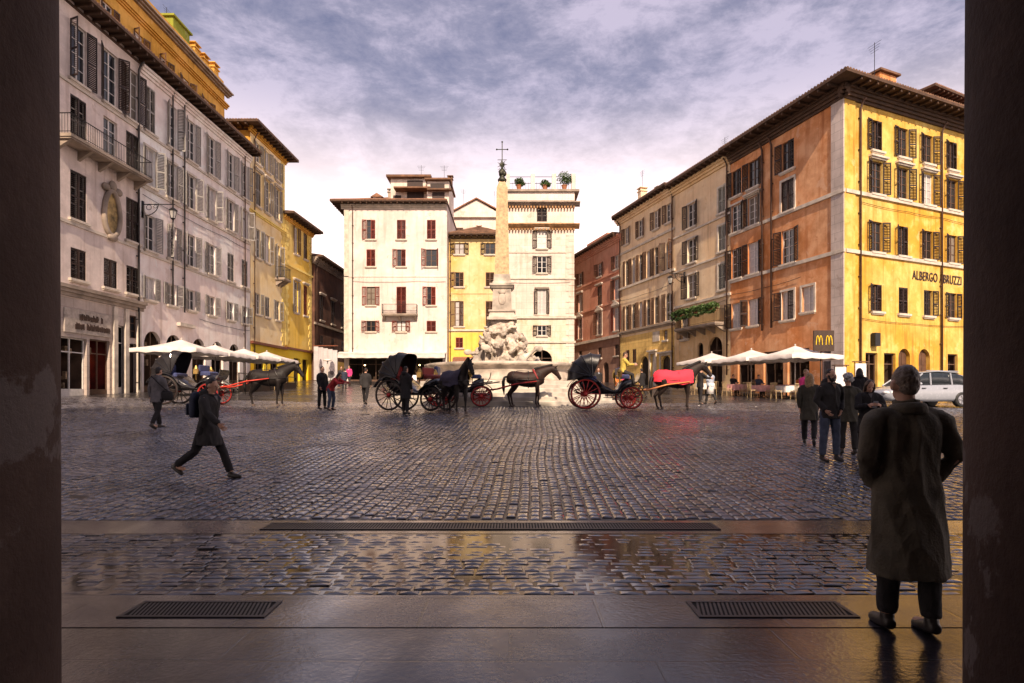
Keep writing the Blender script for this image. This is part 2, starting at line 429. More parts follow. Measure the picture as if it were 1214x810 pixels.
def sill_mesh(w, m, hood=None, h=0, sur=False):
    k = ('sill', w, m.name, hood, h, sur)
    if k in WM: return WM[k]
    b = MB()
    b.box(-w / 2 - .16, w / 2 + .16, -.16, .1, -.13, -.002)
    b.box(-w / 2 - .11, w / 2 + .11, -.10, .0, -.2, -.13)
    if False:
        b.box(-w / 2 - .15, -w / 2 - .002, -.05, .02, -.002, h + .15); b.box(w / 2 + .002, w / 2 + .15, -.05, .02, -.002, h + .15)
        b.box(-w / 2 - .002, w / 2 + .002, -.05, .02, h + .002, h + .15)
    if False:
        z = h + .18
        b.box(-w / 2 - .3, w / 2 + .3, -.26, .02, z, z + .12); b.box(-w / 2 - .22, w / 2 + .22, -.17, .02, z - .1, z)
        if hood == 'ped':
            a = w / 2 + .3
            b.add([(-a, -.24, z + .12), (a, -.24, z + .12), (0, -.24, z + .5), (-a, .02, z + .12), (a, .02, z + .12), (0, .02, z + .5)],
                  [(0, 1, 2), (3, 5, 4), (0, 2, 5, 3), (1, 4, 5, 2), (0, 3, 4, 1)])
    WM[k] = b.mesh('sill', m); return WM[k]

def trim_mesh(w, m, hood, h, what):
    k = (what, w, m.name, hood, h)
    if k in WM: return WM[k]
    b = MB()
    if what == 'surround':
        o, i_ = w / 2 + .15, w / 2 + .002; zt = h + .15; zi = h + .002
        pts = [(-o, -.001), (-i_, -.001), (-i_, zi), (i_, zi), (i_, -.001), (o, -.001), (o, zt), (-o, zt)]
        n = len(pts)
        b.add([(x, -.05, z) for x, z in pts] + [(x, .02, z) for x, z in pts], [tuple(range(n)), tuple(range(2 * n - 1, n - 1, -1))] + [(j, n + j, n + (j + 1) % n, (j + 1) % n) for j in range(n)])
    else:
        z = h + .18
        b.box(-w / 2 - .22, w / 2 + .22, -.17, .02, z - .1, z + .001); b.box(-w / 2 - .3, w / 2 + .3, -.26, .02, z, z + .12)
        if hood == 'ped':
            a = w / 2 + .3
            b.add([(-a, -.24, z + .119), (a, -.24, z + .119), (0, -.24, z + .5), (-a, .02, z + .119), (a, .02, z + .119), (0, .02, z + .5)],
                  [(0, 1, 2), (3, 5, 4), (0, 2, 5, 3), (1, 4, 5, 2), (0, 3, 4, 1)])
    WM[k] = b.mesh(what, m); return WM[k]

# ------------------------------------------------------------------ buildings
def off_poly(p, d):
    n = len(p); out = []
    for i in range(n):
        a, b, c = Vector(p[i - 1]), Vector(p[i]), Vector(p[(i + 1) % n])
        d1 = (b - a).normalized(); d2 = (c - b).normalized()
        n1 = Vector((d1.y, -d1.x)); n2 = Vector((d2.y, -d2.x))
        di, dj = (d, d) if not isinstance(d, (list, tuple)) else (d[i - 1], d[i])
        # intersect the two shifted edges
        p1 = b + n1 * di; p2 = b + n2 * dj
        cr = d1.x * d2.y - d1.y * d2.x
        if abs(cr) < 1e-4: out.append(p1); continue
        t = ((p2 - p1).x * d2.y - (p2 - p1).y * d2.x) / cr
        out.append(p1 + d1 * t)
    return [tuple(v) for v in out]

class Bld:
    def __init__(s, name, label, cat, pts, top, base=None, group=None):
        s.w = [Vector(p) for p in pts]; s.n = len(pts)
        d = s.w[1] - s.w[0]; s.ang = math.atan2(d.y, d.x)
        s.base = min(gz(*p) for p in pts[:2]) if base is None else base
        s.root = empty(name, (pts[0][0], pts[0][1], s.base), s.ang, label, cat, group)
        Mi = Matrix.Rotation(-s.ang, 2)
        s.lp = [tuple(Mi @ (p - s.w[0])) for p in s.w]
        s.top = top; s.ops = {i: [] for i in range(s.n)}; s.segs = {i: [] for i in range(s.n)}
        s.walls = {}; s.cap = False
    def z(s, rel): return rel + EYE - s.base
    def d(s, i): return (Vector(s.lp[(i + 1) % s.n]) - Vector(s.lp[i]))
    def L(s, i): return s.d(i).length
    def M(s, i):
        d = s.d(i)
        return Matrix.Translation((*s.lp[i], 0)) @ Matrix.Rotation(math.atan2(d.y, d.x), 4, 'Z')
    def px(s, i, x):
        a = s.w[i]; d = (s.w[(i + 1) % s.n] - a).normalized(); t = (x - 607) / F
        return (t * a.y - a.x) / (d.x - t * d.y)
    def seg(s, i, m, z0=None, z1=None):
        s.segs[i].append((-1.5 if z0 is None else s.z(z0), s.z(s.top if z1 is None else z1), m))
    def opening(s, i, x0, x1, z0, z1, arch=False, rev=.2):
        s.ops[i].append((x0, x1, z0, z1, arch, rev))
    def part(s, name, mb, m, i=None, smooth=False, parent=None):
        return mb.build(name, m, parent or s.root, smooth, s.M(i) if i is not None else None)
    def win(s, i, x, z0, z1, w, shut='open', sm=None, fm=None, sill=True, hood=None, arch=False, sur=False, pane=None, bars=2, ang=None, cols=2, sill_m=None):
        if shut == 'open':
            r_ = random.random(); shut = 'closed' if r_ < .10 else ('mix' if r_ < .2 else 'open')
        w = q5(w); za = s.z(z0); h = q5(z1 - z0)
        s.opening(i, x - w / 2, x + w / 2, za, za + h, arch)
        f = link('window', frame_mesh(w, h, fm or frame_w, cols, bars), s.root, s.M(i) @ Matrix.Translation((x, 0, za)))
        r2 = random.random(); pm = pane or (curtain if r2 < .2 else (blind if r2 < .34 else glass))
        link('pane', pane_mesh(w, h, pm), f)
        if sill: link('sill', sill_mesh(w, sill_m or stone, None, 0, False), f)
        if sur: link('surround', trim_mesh(w, sill_m or stone, None, h, 'surround'), f)
        if hood: link('window_hood', trim_mesh(w, sill_m or stone, hood, h, 'window_hood'), f)
        if shut != 'none':
            sm = sm or sh_brown
            for side, hx in ((1, -w / 2), (-1, w / 2)):
                me = leaf_mesh(q5(w) / 2, h, sm, side)
                st = shut
                if shut == 'half': st = 'open' if side == 1 else 'closed'
                if shut == 'half2': st = 'open' if side == -1 else 'closed'
                if shut == 'mix': st = random.choice(['open', 'open', 'ajar'])
                a = {'open': random.uniform(152, 176), 'closed': random.uniform(1, 5), 'ajar': random.uniform(95, 140)}[st]
                o = link('shutter', me, f); o.location = (hx, -.055 if st != 'closed' else .06, 0)
                if sur and st != 'closed': o.location.y = -.075
                o.rotation_euler = (0, 0, -side * R(a))
        return f
    def band(s, i, z0, h, proud, m, name='string_course', x0=None, x1=None, steps=1):
        b = MB(); L = s.L(i); x0 = -proud if x0 is None else x0; x1 = L + proud if x1 is None else x1
        for k in range(steps):
            p = proud * (k + 1) / steps
            b.box(x0, x1, -p, .03, s.z(z0) + h * k / steps, s.z(z0) + h * (k + 1) / steps)
        return s.part(name, b, m, i)
    def strip(s, i, x0, x1, z0, z1, proud, m, name):
        b = MB(); b.box(x0, x1, -proud, .02, s.z(z0), s.z(z1)); return s.part(name, b, m, i)
    def pipe(s, i, x, z0, z1, m=None, r=.06):
        b = MB(); a, c = s.z(z0), s.z(z1)
        b.tube([(x, -.12, a), (x, -.12, c - .5), (x, -.3, c - .1), (x, -.45, c)], r, 8)
        z = a + .4
        while z < c - .6:
            b.box(x - .09, x + .09, -.13, .02, z, z + .05); z += 1.9
        return s.part('downpipe', b, m or pipe_m, i, True)
    def quoins(s, i, at, z0, z1, m, w=(.55, .8), h=.42, left=True, proud=.05):
        b = MB(); z = s.z(z0); k = 0
        while z < s.z(z1):
            ww = w[k % 2]
            b.bbox(at if left else at - ww, at + ww if left else at, -proud, .02, z + .015, z + h - .015, .012)
            z += h; k += 1
        return s.part('quoins', b, m, i)
    def close(s, back=None):
        for i in range(s.n):
            for (z0, z1, m) in (s.segs[i] or [(-1.5, s.z(s.top), back or st_near)]):
                b = s.walls.setdefault(m.name, (MB(), m))[0]; n0 = len(b.v)
                L = s.L(i); ops = [o for o in s.ops[i] if z0 <= (o[2] + o[3]) / 2 <= z1]
                xs = sorted({0, L} | {o[0] for o in ops} | {o[1] for o in ops}); zs = sorted({z0, z1} | {max(z0, o[2]) for o in ops} | {min(z1, o[3]) for o in ops})
                for x0, x1 in zip(xs, xs[1:]):
                    for a, c in zip(zs, zs[1:]):
                        if x1 - x0 < 1e-5 or c - a < 1e-5: continue
                        cx, cz = (x0 + x1) / 2, (a + c) / 2
                        if any(o[0] < cx < o[1] and o[2] < cz < o[3] for o in ops): continue
                        b.quad((x0, 0, a), (x1, 0, a), (x1, 0, c), (x0, 0, c))
                for x0, x1, a, c, arch, rv in ops:
                    a = max(a, z0); c = min(c, z1); zs_ = c
                    if arch:
                        w = (x1 - x0) / 2; rise = min(w, (c - a) * .5) if arch is True else arch; zs_ = c - rise; cx = (x0 + x1) / 2; K = 8
                        for sd in (-1, 1):
                            pts = [(cx + sd * w * math.cos(math.pi / 2 * k / K), zs_ + rise * math.sin(math.pi / 2 * k / K)) for k in range(K + 1)]
                            e = (cx + sd * w, c)
                            for p, q in zip(pts, pts[1:]):
                                t = [(e[0], 0, e[1]), (p[0], 0, p[1]), (q[0], 0, q[1])]
                                b.add(t if sd < 0 else t[::-1], [(0, 1, 2)])
                                rvq = [(p[0], 0, p[1]), (q[0], 0, q[1]), (q[0], rv, q[1]), (p[0], rv, p[1])]
                                b.add(rvq, [(0, 1, 2, 3)])
                    b.quad((x0, 0, a), (x0, 0, zs_), (x0, rv, zs_), (x0, rv, a)); b.quad((x1, 0, a), (x1, rv, a), (x1, rv, zs_), (x1, 0, zs_))
                    b.quad((x0, 0, a), (x0, rv, a), (x1, rv, a), (x1, 0, a))
                    if not arch: b.quad((x0, 0, c), (x1, 0, c), (x1, rv, c), (x0, rv, c))
                Mx = s.M(i)
                for k in range(n0, len(b.v)): b.v[k] = tuple(Mx @ Vector(b.v[k]))
        for b, m in s.walls.values():
            if s.cap and m is s.segs[0][-1][2]: b.add([(x, y, s.z(s.top)) for x, y in s.lp], [tuple(range(s.n))])
            b.build('wall', m, s.root)
    def roof(s, over=.9, pitch=.3, inset=4, tm=None, vis=(0,), rafter=.62, th=.16, em=None, z=None, poly=None):
        tm = tm or tile; z0 = s.z(s.top if z is None else z); poly = poly or s.lp
        op = off_poly(poly, over); n = len(op)
        b = MB(); b.prism(op, z0, z0 + th)
        s.part('eaves', b, em or wood_eave)
        b = MB()
        for i in vis:
            L = s.L(i); Mx = s.M(i); k = int(L / rafter)
            o_i = over if not isinstance(over, (list, tuple)) else over[i]
            for j in range(k + 1):
                x = L * j / k
                b.box(x - .06, x + .06, -o_i + .08, .05, z0 - .16, z0 - .002, Mx)
            b.box(-.02, L + .02, -.06, .03, z0 - .3, z0 - .17, Mx)
        s.part('rafters', b, em or wood_eave)
        ins = off_poly(poly, -inset); b = MB(); K = 5
        for i in range(n):
            a0, a1 = Vector((*op[i], z0 + th + .01)), Vector((*op[(i + 1) % n], z0 + th + .01))
            rise = (inset + (over if not isinstance(over, (list, tuple)) else over[i])) * pitch
            c0, c1 = Vector((*ins[i], z0 + th + rise)), Vector((*ins[(i + 1) % n], z0 + th + rise))
            L = (a1 - a0).length; N_ = max(8, int(L / .24) * 4) if i in vis else 8
            g = []
            for u in range(N_ + 1):
                tu = u / N_; hgt = (.085 * abs(math.sin(math.pi * u / 4)) ** .7 + .012 * ((u * 7919) % 13) / 13) if i in vis else .03
                g.append([a0.lerp(a1, tu).lerp(c0.lerp(c1, tu), v / K) + Vector((0, 0, hgt + (.012 if v % 2 else 0))) for v in range(K + 1)])
            vs = [p for col in g for p in col]; fs = []
            for u in range(N_):
                for v in range(K):
                    q = u * (K + 1) + v; fs.append((q, q + K + 1, q + K + 2, q + 1))
            # front lip so tile ends show their thickness
            nv = len(vs); vs += [Vector((p[0].x, p[0].y, a0.z - .02)) for p in g]
            for u in range(N_): fs.append((nv + u, nv + u + 1, (u + 1) * (K + 1), u * (K + 1)))
            b.add(vs, fs)
        zt = z0 + th + (inset + (max(over) if isinstance(over, (list, tuple)) else over)) * pitch
        b.add([(x, y, z0 + th + (inset + (over if not isinstance(over, (list, tuple)) else min(over))) * pitch) for x, y in ins], [tuple(range(n))])
        s.part('roof', b, tm)
        return zt
    def balcony(s, i, x0, x1, z, depth=.9, rail=1.0, slab=None, consoles=True, green=False):
        b = MB(); za = s.z(z)
        b.box(x0, x1, -depth, .02, za - .16, za); b.box(x0 + .05, x1 - .05, -depth + .06, .02, za - .24, za - .16)
        if consoles:
            n = max(2, int((x1 - x0) / 1.3))
            for k in range(n + 1):
                x = x0 + .25 + (x1 - x0 - .5) * k / n
                b.add([(x - .09, 0.02, za - .24), (x - .09, -depth + .15, za - .24), (x - .09, 0.02, za - .75), (x + .09, 0.02, za - .24), (x + .09, -depth + .15, za - .24), (x + .09, 0.02, za - .75)],
                      [(0, 2, 1), (3, 4, 5), (0, 1, 4, 3), (1, 2, 5, 4), (0, 3, 5, 2)])
        o = s.part('balcony', b, slab or stone_d, i)
        r = MB(); y = -depth + .06
        pts = [(x0 + .05, 0), (x0 + .05, y), (x1 - .05, y), (x1 - .05, 0)]
        for (xa, ya), (xb, yb) in zip(pts, pts[1:]):
            r.tube([(xa, ya, za + rail), (xb, yb, za + rail)], .025, 6); r.tube([(xa, ya, za + .1), (xb, yb, za + .1)], .015, 6)
            L = math.hypot(xb - xa, yb - ya); k = max(2, int(L / .13))
            for j in range(k + 1):
                x, yy = xa + (xb - xa) * j / k, ya + (yb - ya) * j / k
                r.tube([(x, yy, za), (x, yy, za + rail)], .011, 5)
        link('railing', r.mesh('railing', iron), o)
        return o
    def door(s, i, x, w, h, m, arch=False, sur=None, z0=None, rev=.3):
        za = 0.0 if z0 is None else s.z(z0)
        s.opening(i, x - w / 2, x + w / 2, za - .3, za + h, arch, rev)
        b = MB(); b.box(x - w / 2, x + w / 2, rev - .06, rev, za - .3, za + h)
        for sx in (-1, 1):
            for k in range(3):
                c = x + sx * w * .25; z = za + .2 + k * (h - .3) / 3
                b.bbox(c - w * .19, c + w * .19, rev - .09, rev - .06, z, z + (h - .3) / 3 - .15, .01)
        o = s.part('door', b, m, i)
        b = MB(); b.ell((x + .1, rev - .1, za + 1.1), .04, .04, .04, 8, 6); link('handle', b.mesh('handle', iron), o)
        if sur:
            b = MB(); t = .22
            b.box(x - w / 2 - t, x - w / 2 - .003, -.08, .02, za - .3, za + h + t); b.box(x + w / 2 + .003, x + w / 2 + t, -.08, .02, za - .3, za + h + t)
            b.box(x - w / 2 - .003, x + w / 2 + .003, -.08, .02, za + h + .003, za + h + t); b.box(x - w / 2 - t - .15, x + w / 2 + t + .15, -.25, .02, za + h + t + .002, za + h + t + .16)
            s.part('door_surround', b, sur, i)
        return o
    def shopfront(s, i, x0, x1, h, fm=None, z0=0, depth=2.2, im=None, n=3, goods=None, transom=True, arch=False):
        """glazed shop opening with a real room behind it"""
        s.opening(i, x0, x1, z0 - .3, z0 + h, arch, .25)
        b = MB(); t = .07; y0, y1 = .16, .22
        b.box(x0, x0 + t, y0, y1, z0 - .3, z0 + h); b.box(x1 - t, x1, y0, y1, z0 - .3, z0 + h)
        b.box(x0 + t, x1 - t, y0, y1, z0 + h - t, z0 + h); b.box(x0 + t, x1 - t, y0 - .02, y1, z0 - .3, z0 + .35)
        for k in range(1, n):
            x = x0 + (x1 - x0) * k / n; b.box(x - t / 2, x + t / 2, y0, y1, z0 + .35, z0 + h - t)
        if transom: b.box(x0 + t, x1 - t, y0 + .003, y1 - .003, z0 + h * .74, z0 + h * .74 + .06)
        o = s.part('shopfront', b, fm or frame_d, i)
        r = MB(); e = .02
        r.quad((x0 - e, depth, z0 - .02), (x1 + e, depth, z0 - .02), (x1 + e, depth, z0 + h), (x0 - e, depth, z0 + h))
        r.quad((x0 - e, .26, z0 - .02), (x1 + e, .26, z0 - .02), (x1 + e, depth, z0 - .02), (x0 - e, depth, z0 - .02))
        r.quad((x0 - e, .26, z0 + h), (x0 - e, depth, z0 + h), (x1 + e, depth, z0 + h), (x1 + e, .26, z0 + h))
        r.quad((x0 - e, .26, z0), (x0 - e, depth, z0), (x0 - e, depth, z0 + h), (x0 - e, .26, z0 + h))
        r.quad((x1 + e, .26, z0), (x1 + e, .26, z0 + h), (x1 + e, depth, z0 + h), (x1 + e, depth, z0))
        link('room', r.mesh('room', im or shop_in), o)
        if goods:
            rnd = random.Random(int(x0 * 100) + i)
            for gm in goods:
                g = MB()
                for _ in range(26):
                    x = rnd.uniform(x0 + .1, x1 - .25); z = z0 + .4 + rnd.randrange(5) * (h - .7) / 5; w = rnd.uniform(.08, .25)
                    y = rnd.uniform(.5, depth - .3); g.bbox(x, x + w, y, y + .2, z, z + rnd.uniform(.15, .42), .02)
                link('shelf_goods', g.mesh('shelf_goods', gm), o)
        return o
    def awning(s, i, x0, x1, z, depth, drop, m, name='awning', val=.28):
        b = MB(); za = s.z(z); n = max(6, int((x1 - x0) / .4))
        top, bot = [], []
        for k in range(n + 1):
            x = x0 + (x1 - x0) * k / n; sag = .03 * math.sin(k * 1.3)
            top.append([(x, .0, za), (x, -depth * .5, za - drop * .5 + sag - .03), (x, -depth, za - drop), (x, -depth, za - drop - val + .025 * math.sin(k * 2.1))])
        vs = [p for c in top for p in c] + [(p[0], p[1] + .012, p[2] - .02) for c in top for p in c]; off = len(vs) // 2; fs = []
        for k in range(n):
            for j in range(3):
                q = k * 4 + j; fs.append((q, q + 1, q + 5, q + 4)); fs.append((off + q, off + q + 4, off + q + 5, off + q + 1))
        b.add(vs, fs)
        o = s.part(name, b, m, i)
        a = MB()
        for x in (x0 + .1, x1 - .1): a.tube([(x, -.02, za - drop - .5), (x, -depth + .05, za - drop - .05)], .02, 6)
        a.tube([(x0, -depth + .02, za - drop), (x1, -depth + .02, za - drop)], .025, 6)
        link('awning_arm', a.mesh('awning_arm', iron), o)
        return o

def chimney(b, x, y, z, h=1.2, w=.5, m=None):
    q = MB(); q.bbox(x - w / 2, x + w / 2, y - w / 2, y + w / 2, z - .6, z + h, .02); q.box(x - w / 2 - .08, x + w / 2 + .08, y - w / 2 - .08, y + w / 2 + .08, z + h + .002, z + h + .1)
    for sx in (-1, 1):
        q.box(x + sx * w * .35 - .05, x + sx * w * .35 + .05, y - w / 2, y + w / 2, z + h + .1, z + h + .35)
    q.box(x - w / 2 - .1, x + w / 2 + .1, y - w / 2 - .1, y + w / 2 + .1, z + h + .352, z + h + .42)
    return q.build('chimney', m or stone_d, b.root)
def antenna(b, x, y, z, h=2.0):
    q = MB(); q.tube([(x, y, z - .5), (x, y, z + h)], .02, 5)
    for k, w in enumerate((.5, .42, .34, .28)):
        q.tube([(x - w, y, z + h - .1 - k * .16), (x + w, y, z + h - .1 - k * .16)], .011, 4)
    return q.build('antenna', iron, b.root)
# ================================================================== LEFT ROW
def lx(y): return -22.7 + .027 * (y - 30)
red_goods = mat('red_goods', (.5, .02, .015), .5, var=.5, scale=4)
dim_goods = mat('mixed_goods', (.25, .17, .10), .6, var=.7, scale=6)
lamp_glow = emit('shop_lamp_glow', (1.0, .42, .16), 5)
red_glow = emit('red_lamp_glow', (1.0, .06, .03), 4)
warm_glow = emit('warm_lamp_glow', (1.0, .62, .25), 9)

# --- faded corner house nearest on the left
b1 = Bld('townhouse', 'faded plaster house nearest on the left with dark brown shutters, long balcony and red-lit shop', 'building',
         [(lx(8), 8), (lx(35.7), 35.7), (-35, 35.7), (-35, 8)], 20.3)
b1.seg(0, st_shop, None, 5.0); b1.seg(0, st_near, 5.0, None)
for Y in (13, 16, 19, 22, 25, 28.2):
    for z0, z1 in ((16.3, 19.4), (13.0, 15.4), (9.2, 11.6), (6.0, 7.6)):
        b1.win(0, Y - 8, z0, z1, 1.15, 'closed', sh_dark)
for x in (93, 131, 157):
    xx = b1.px(0, x)
    b1.win(0, xx, 16.3, 19.3, 1.15, 'mix', sh_dark, bars=3)
    b1.win(0, xx, 13.0, 15.5, 1.1, 'none' if x == 131 else 'closed', sh_dark, bars=3, sill=False)
    if x != 131:
        b1.win(0, xx, 9.1, 11.6, 1.1, 'closed', sh_dark)
    b1.win(0, xx, 6.0, 7.6, 1.05, 'closed', sh_dark)
b1.band(0, 5.05, .55, .32, stone_d, 'shop_cornice', steps=3)
b1.band(0, 8.75, .16, .08, stone, x1=b1.L(0)); b1.band(0, 15.95, .16, .08, stone, x1=b1.L(0))
b1.balcony(0, b1.px(0, 62), b1.px(0, 163), 12.95, .95)
# painted street shrine in a moulded oval frame
sx = b1.px(0, 131)
m_ = MB(); pts = []
for k in range(28):
    a = 2 * math.pi * k / 28; pts.append((sx + .62 * math.cos(a) * (1 - .12 * math.sin(a)), -.1, b1.z(10.2) + 1.25 * math.sin(a)))
m_.tube(pts, .14, 8, closed=True)
for sd in (-1, 1): m_.ell((sx + sd * .5, -.12, b1.z(11.55)), .3, .12, .22, 10, 6)
m_.ell((sx, -.14, b1.z(11.75)), .28, .14, .3, 10, 6); m_.ell((sx, -.14, b1.z(8.85)), .4, .14, .22, 10, 6)
sh = b1.part('shrine_frame', m_, stone_d, 0, True)
m_ = MB(); m_.add([(sx + .6 * math.cos(2 * math.pi * k / 24), -.05, b1.z(10.2) + 1.2 * math.sin(2 * math.pi * k / 24)) for k in range(24)], [tuple(range(24))])
link('shrine_panel', m_.mesh('shrine_panel', mat('faded_painting', (.36, .25, .10), .7, var=.8, scale=2.5)), sh)
# shop: z of the pavement at Y=31
g0 = gz(-22.7, 31) - b1.base
xs0, xs1 = b1.px(0, 91), b1.px(0, 130)
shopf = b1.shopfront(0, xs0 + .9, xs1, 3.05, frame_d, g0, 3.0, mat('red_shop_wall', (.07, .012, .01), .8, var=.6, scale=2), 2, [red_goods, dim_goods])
for x, y, z in ((xs1 - .45, 1.4, g0 + 2.1), (xs1 - 1.1, 2.2, g0 + 2.5), (xs0 + 1.5, 1.8, g0 + 2.45)):
    m_ = MB(); m_.ell((x, y, z), .11, .11, .11, 10, 8); link('shop_lamp', m_.mesh('shop_lamp', lamp_glow), shopf)
for a_, c_, e_ in ((.62, 1.9, 1.25), (1.5, 2.4, 1.5)):
    m_ = MB(); m_.bbox(xs1 - a_, xs1 - a_ + .34, c_, c_ + .1, g0 + e_, g0 + e_ + .4, .02); link('red_lamp', m_.mesh('red_lamp', red_glow), shopf)
b1.shopfront(0, xs0 - 1.3, xs0 + .7, 3.0, frame_w, g0, 2.0, shop_in, 2, [dim_goods])
m_ = MB(); m_.bbox(xs0 - .9, xs1 + .05, -.07, .02, g0 + 3.25, g0 + 4.5, .03); sg = b1.part('shop_sign_board', m_, mat('sign_stone', (.40, .34, .29), .8, var=.3), 0)
# the dark raised lettering is too blurred to read: two broken rows of strokes
m_ = MB(); rr = random.Random(5)
for row, (a, c) in enumerate(((xs0 + .1, xs1 - .5), (xs0 - .2, xs1 - .15))):
    x = a
    while x < c:
        h = .34 * rr.uniform(.7, 1.05); z = g0 + 3.97 - row * .48 - rr.uniform(0, .04); w = rr.uniform(.03, .1)
        m_.box(x, x + .055, -.1, -.07, z, z + h)
        if w > .06:
            m_.box(x + .055, x + w, -.1, -.07, z + h * .3, z + h * .75)
        x += max(w, .055) + .022 + (.16 if rr.random() < .1 else 0)
link('sign_lettering', m_.mesh('sign_lettering', letter_m), sg)
for x in (135.5, 149, 163.5):
    xx = b1.px(0, x); b1.strip(0, xx - .16, xx + .16, -2, 4.99, .12, stone, 'pilaster')
xx = b1.px(0, 142); g1 = gz(-22.6, 33.9) - b1.base
b1.shopfront(0, xx - .5, xx + .5, 3.9, frame_w, g1, 1.2, dark_in, 1, None)
xx = b1.px(0, 156); b1.door(0, xx, 1.0, 2.9, sh_dark, z0=gz(-22.6, 35) - EYE)
b1.win(0, xx, 3.35, 4.7, 1.0, 'none', None, frame_d, sill=False, pane=glass)
b1.close(); b1.roof((1.0, 0, .2, 0), .28, 4, tile_o)
b1.pipe(0, b1.L(0) - .2, .3, 20.0, pipe_g)

# --- long white house with grey shutters
b2 = Bld('townhouse', 'long grey-white house on the left with four rows of grey louvred shutters and thin downpipes', 'building',
         [(lx(35.72), 35.72), (lx(49.95), 49.95), (-35, 49.95), (-35, 35.72)], 20.3)
b2.seg(0, st_grey)
for x in (178, 204, 227, 251, 273.5, 290):
    xx = b2.px(0, x)
    b2.win(0, xx, 16.3, 19.1, 1.0, 'open', sh_grey, bars=3)
    b2.win(0, xx, 12.95, 15.3, 1.0, 'mix', sh_grey, sur=True)
    b2.win(0, xx, 8.95, 11.15, 1.0, 'open' if x != 204 else 'mix', sh_grey)
    b2.win(0, xx, 5.9, 7.3, .95, 'open', sh_grey, bars=1)
for z in (16.0, 12.62, 8.62): b2.band(0, z, .14, .09, stone, x0=.02, x1=b2.L(0) - .02)
b2.band(0, 19.55, .5, .3, st_grey, 'cornice', x0=.02, x1=b2.L(0) - .02, steps=3)
for k, Y in enumerate((37.0, 39.2, 42.2, 44.7, 47.3)):
    g = gz(lx(Y), Y) - b2.base
    b2.shopfront(0, Y - 35.72 - .85, Y - 35.72 + .85, 3.75 - .1 * k, frame_d, g, 2.2, dark_in if k % 2 else shop_in, 2, [dim_goods] if k % 2 == 0 else None, arch=True)
for x, z0, z1 in ((203, 5.9, 20.2), (217, 5.6, 20.2), (289, 1, 20.2)): b2.pipe(0, b2.px(0, x), z0 if x < 280 else .8, z1, pipe_g if x < 280 else pipe_m, .05)
xx = b2.px(0, 219); b2.strip(0, xx - .9, xx + .9, 4.62, 4.85, .25, stone, 'door_hood')
b2.close(); b2.roof((1.0, 0, .2, 0), .28, 4, tile_o)

# --- ochre attic block rising behind the white roof
b4 = Bld('attic_block', 'ochre stepped attic block with green stair tower rising behind the white house roof', 'building',
         [(-24.3, 33), (-24.3, 49.9), (-40, 49.9), (-40, 33)], 25.6, base=gz(-24, 40)); b4.cap = True
b4.seg(0, st_och)
st_green = stucco('green_plaster', (.24, .27, .03), amt=.5, pamt=.4, patch=(.33, .33, .05), seed=21)
for Y in (35.5, 38.4, 41.2, 44, 47): b4.win(0, Y - 33, 21.6, 23.5, 1.0, 'mix', sh_brown)
b4.band(0, 24.2, .35, .3, st_och, 'cornice', steps=3); b4.band(0, 25.3, .32, .55, stone_d, 'cornice', steps=3)
b4.band(0, 20.9, .2, .12, st_och)
for a, c, h, m in ((9.6, 11.8, 1.7, st_green), (4.2, 6.2, 1.6, st_och)):
    q = MB(); q.bbox(a, c, .15, 2.6, b4.z(25.62), b4.z(25.6) + h, .03); q.box(a - .15, c + .15, 0, 2.75, b4.z(25.6) + h + .002, b4.z(25.6) + h + .14)
    b4.part('stair_tower', q, m, 0)
q = MB(); q.box(.1, 16.8, .02, .22, b4.z(25.65), b4.z(26.4)); b4.part('parapet', q, st_och, 0)
for x, h in ((13.2, 1.0), (14.6, .9), (16.2, 1.1)): chimney(b4, x, .7, b4.z(26.0), h, .75, st_och)
antenna(b4, 10.6, 1.2, b4.z(27.4), 1.2); antenna(b4, 15.4, 2, b4.z(26), 2.4)
b4.close(st_och)

# --- tall yellow house
b3 = Bld('townhouse', 'tall pale yellow house with quoined corner, small balcony and bright yellow shopfront', 'building',
         [(lx(50), 50), (lx(57), 57), (-34, 57), (-34, 50)], 22.7)
st_shopy = stucco('shop_yellow_paint', (.85, .50, .015), amt=.15, pamt=.1, seed=22)
b3.seg(0, st_shopy, None, 4.4); b3.seg(0, st_mid, 4.4, None); b3.seg(3, st_och)
for x in (306, 317, 329):
    xx = b3.px(0, x)
    b3.win(0, xx, 20.1, 21.9, .85, 'open', sh_grey)
    b3.win(0, xx, 16.4, 19.3, .95, 'open', sh_grey, bars=3, hood='flat')
    if x != 329 : b3.win(0, xx, 11.9, 14.4, .95, 'open', sh_grey, pane=curtain if x == 317 else glass)
    else: b3.win(0, xx, 10.95, 14.0, .95, 'ajar', sh_grey, sill=False)
    b3.win(0, xx, 7.0, 8.8, .9, 'open', sh_grey)
b3.balcony(0, b3.px(0, 326), b3.px(0, 334.5), 10.9, .9)
b3.band(0, 15.5, .25, .2, st_yelq, steps=2); b3.band(0, 4.35, .22, .25, mat('red_brown_trim', (.16, .045, .02), .6), 'shop_cornice', x0=.02)
b3.quoins(0, b3.L(0), 4.7, 22.5, st_yelq, left=False)
b3.band(0, 22.25, .45, .3, st_och, 'cornice', steps=3)
b3.pipe(0, b3.px(0, 300.5), 1.5, 22.4, pipe_m, .05)
for x in (308, 325): 
    g = gz(-22, 53) - b3.base; xx = b3.px(0, x); b3.shopfront(0, xx - .8, xx + .8, 2.5, frame_d, g, 1.8, dark_in, 2)
b3.close(st_och); b3.roof((1.1, .8, .2, 1.0), .3, 4, tile_o, vis=(0, 3))

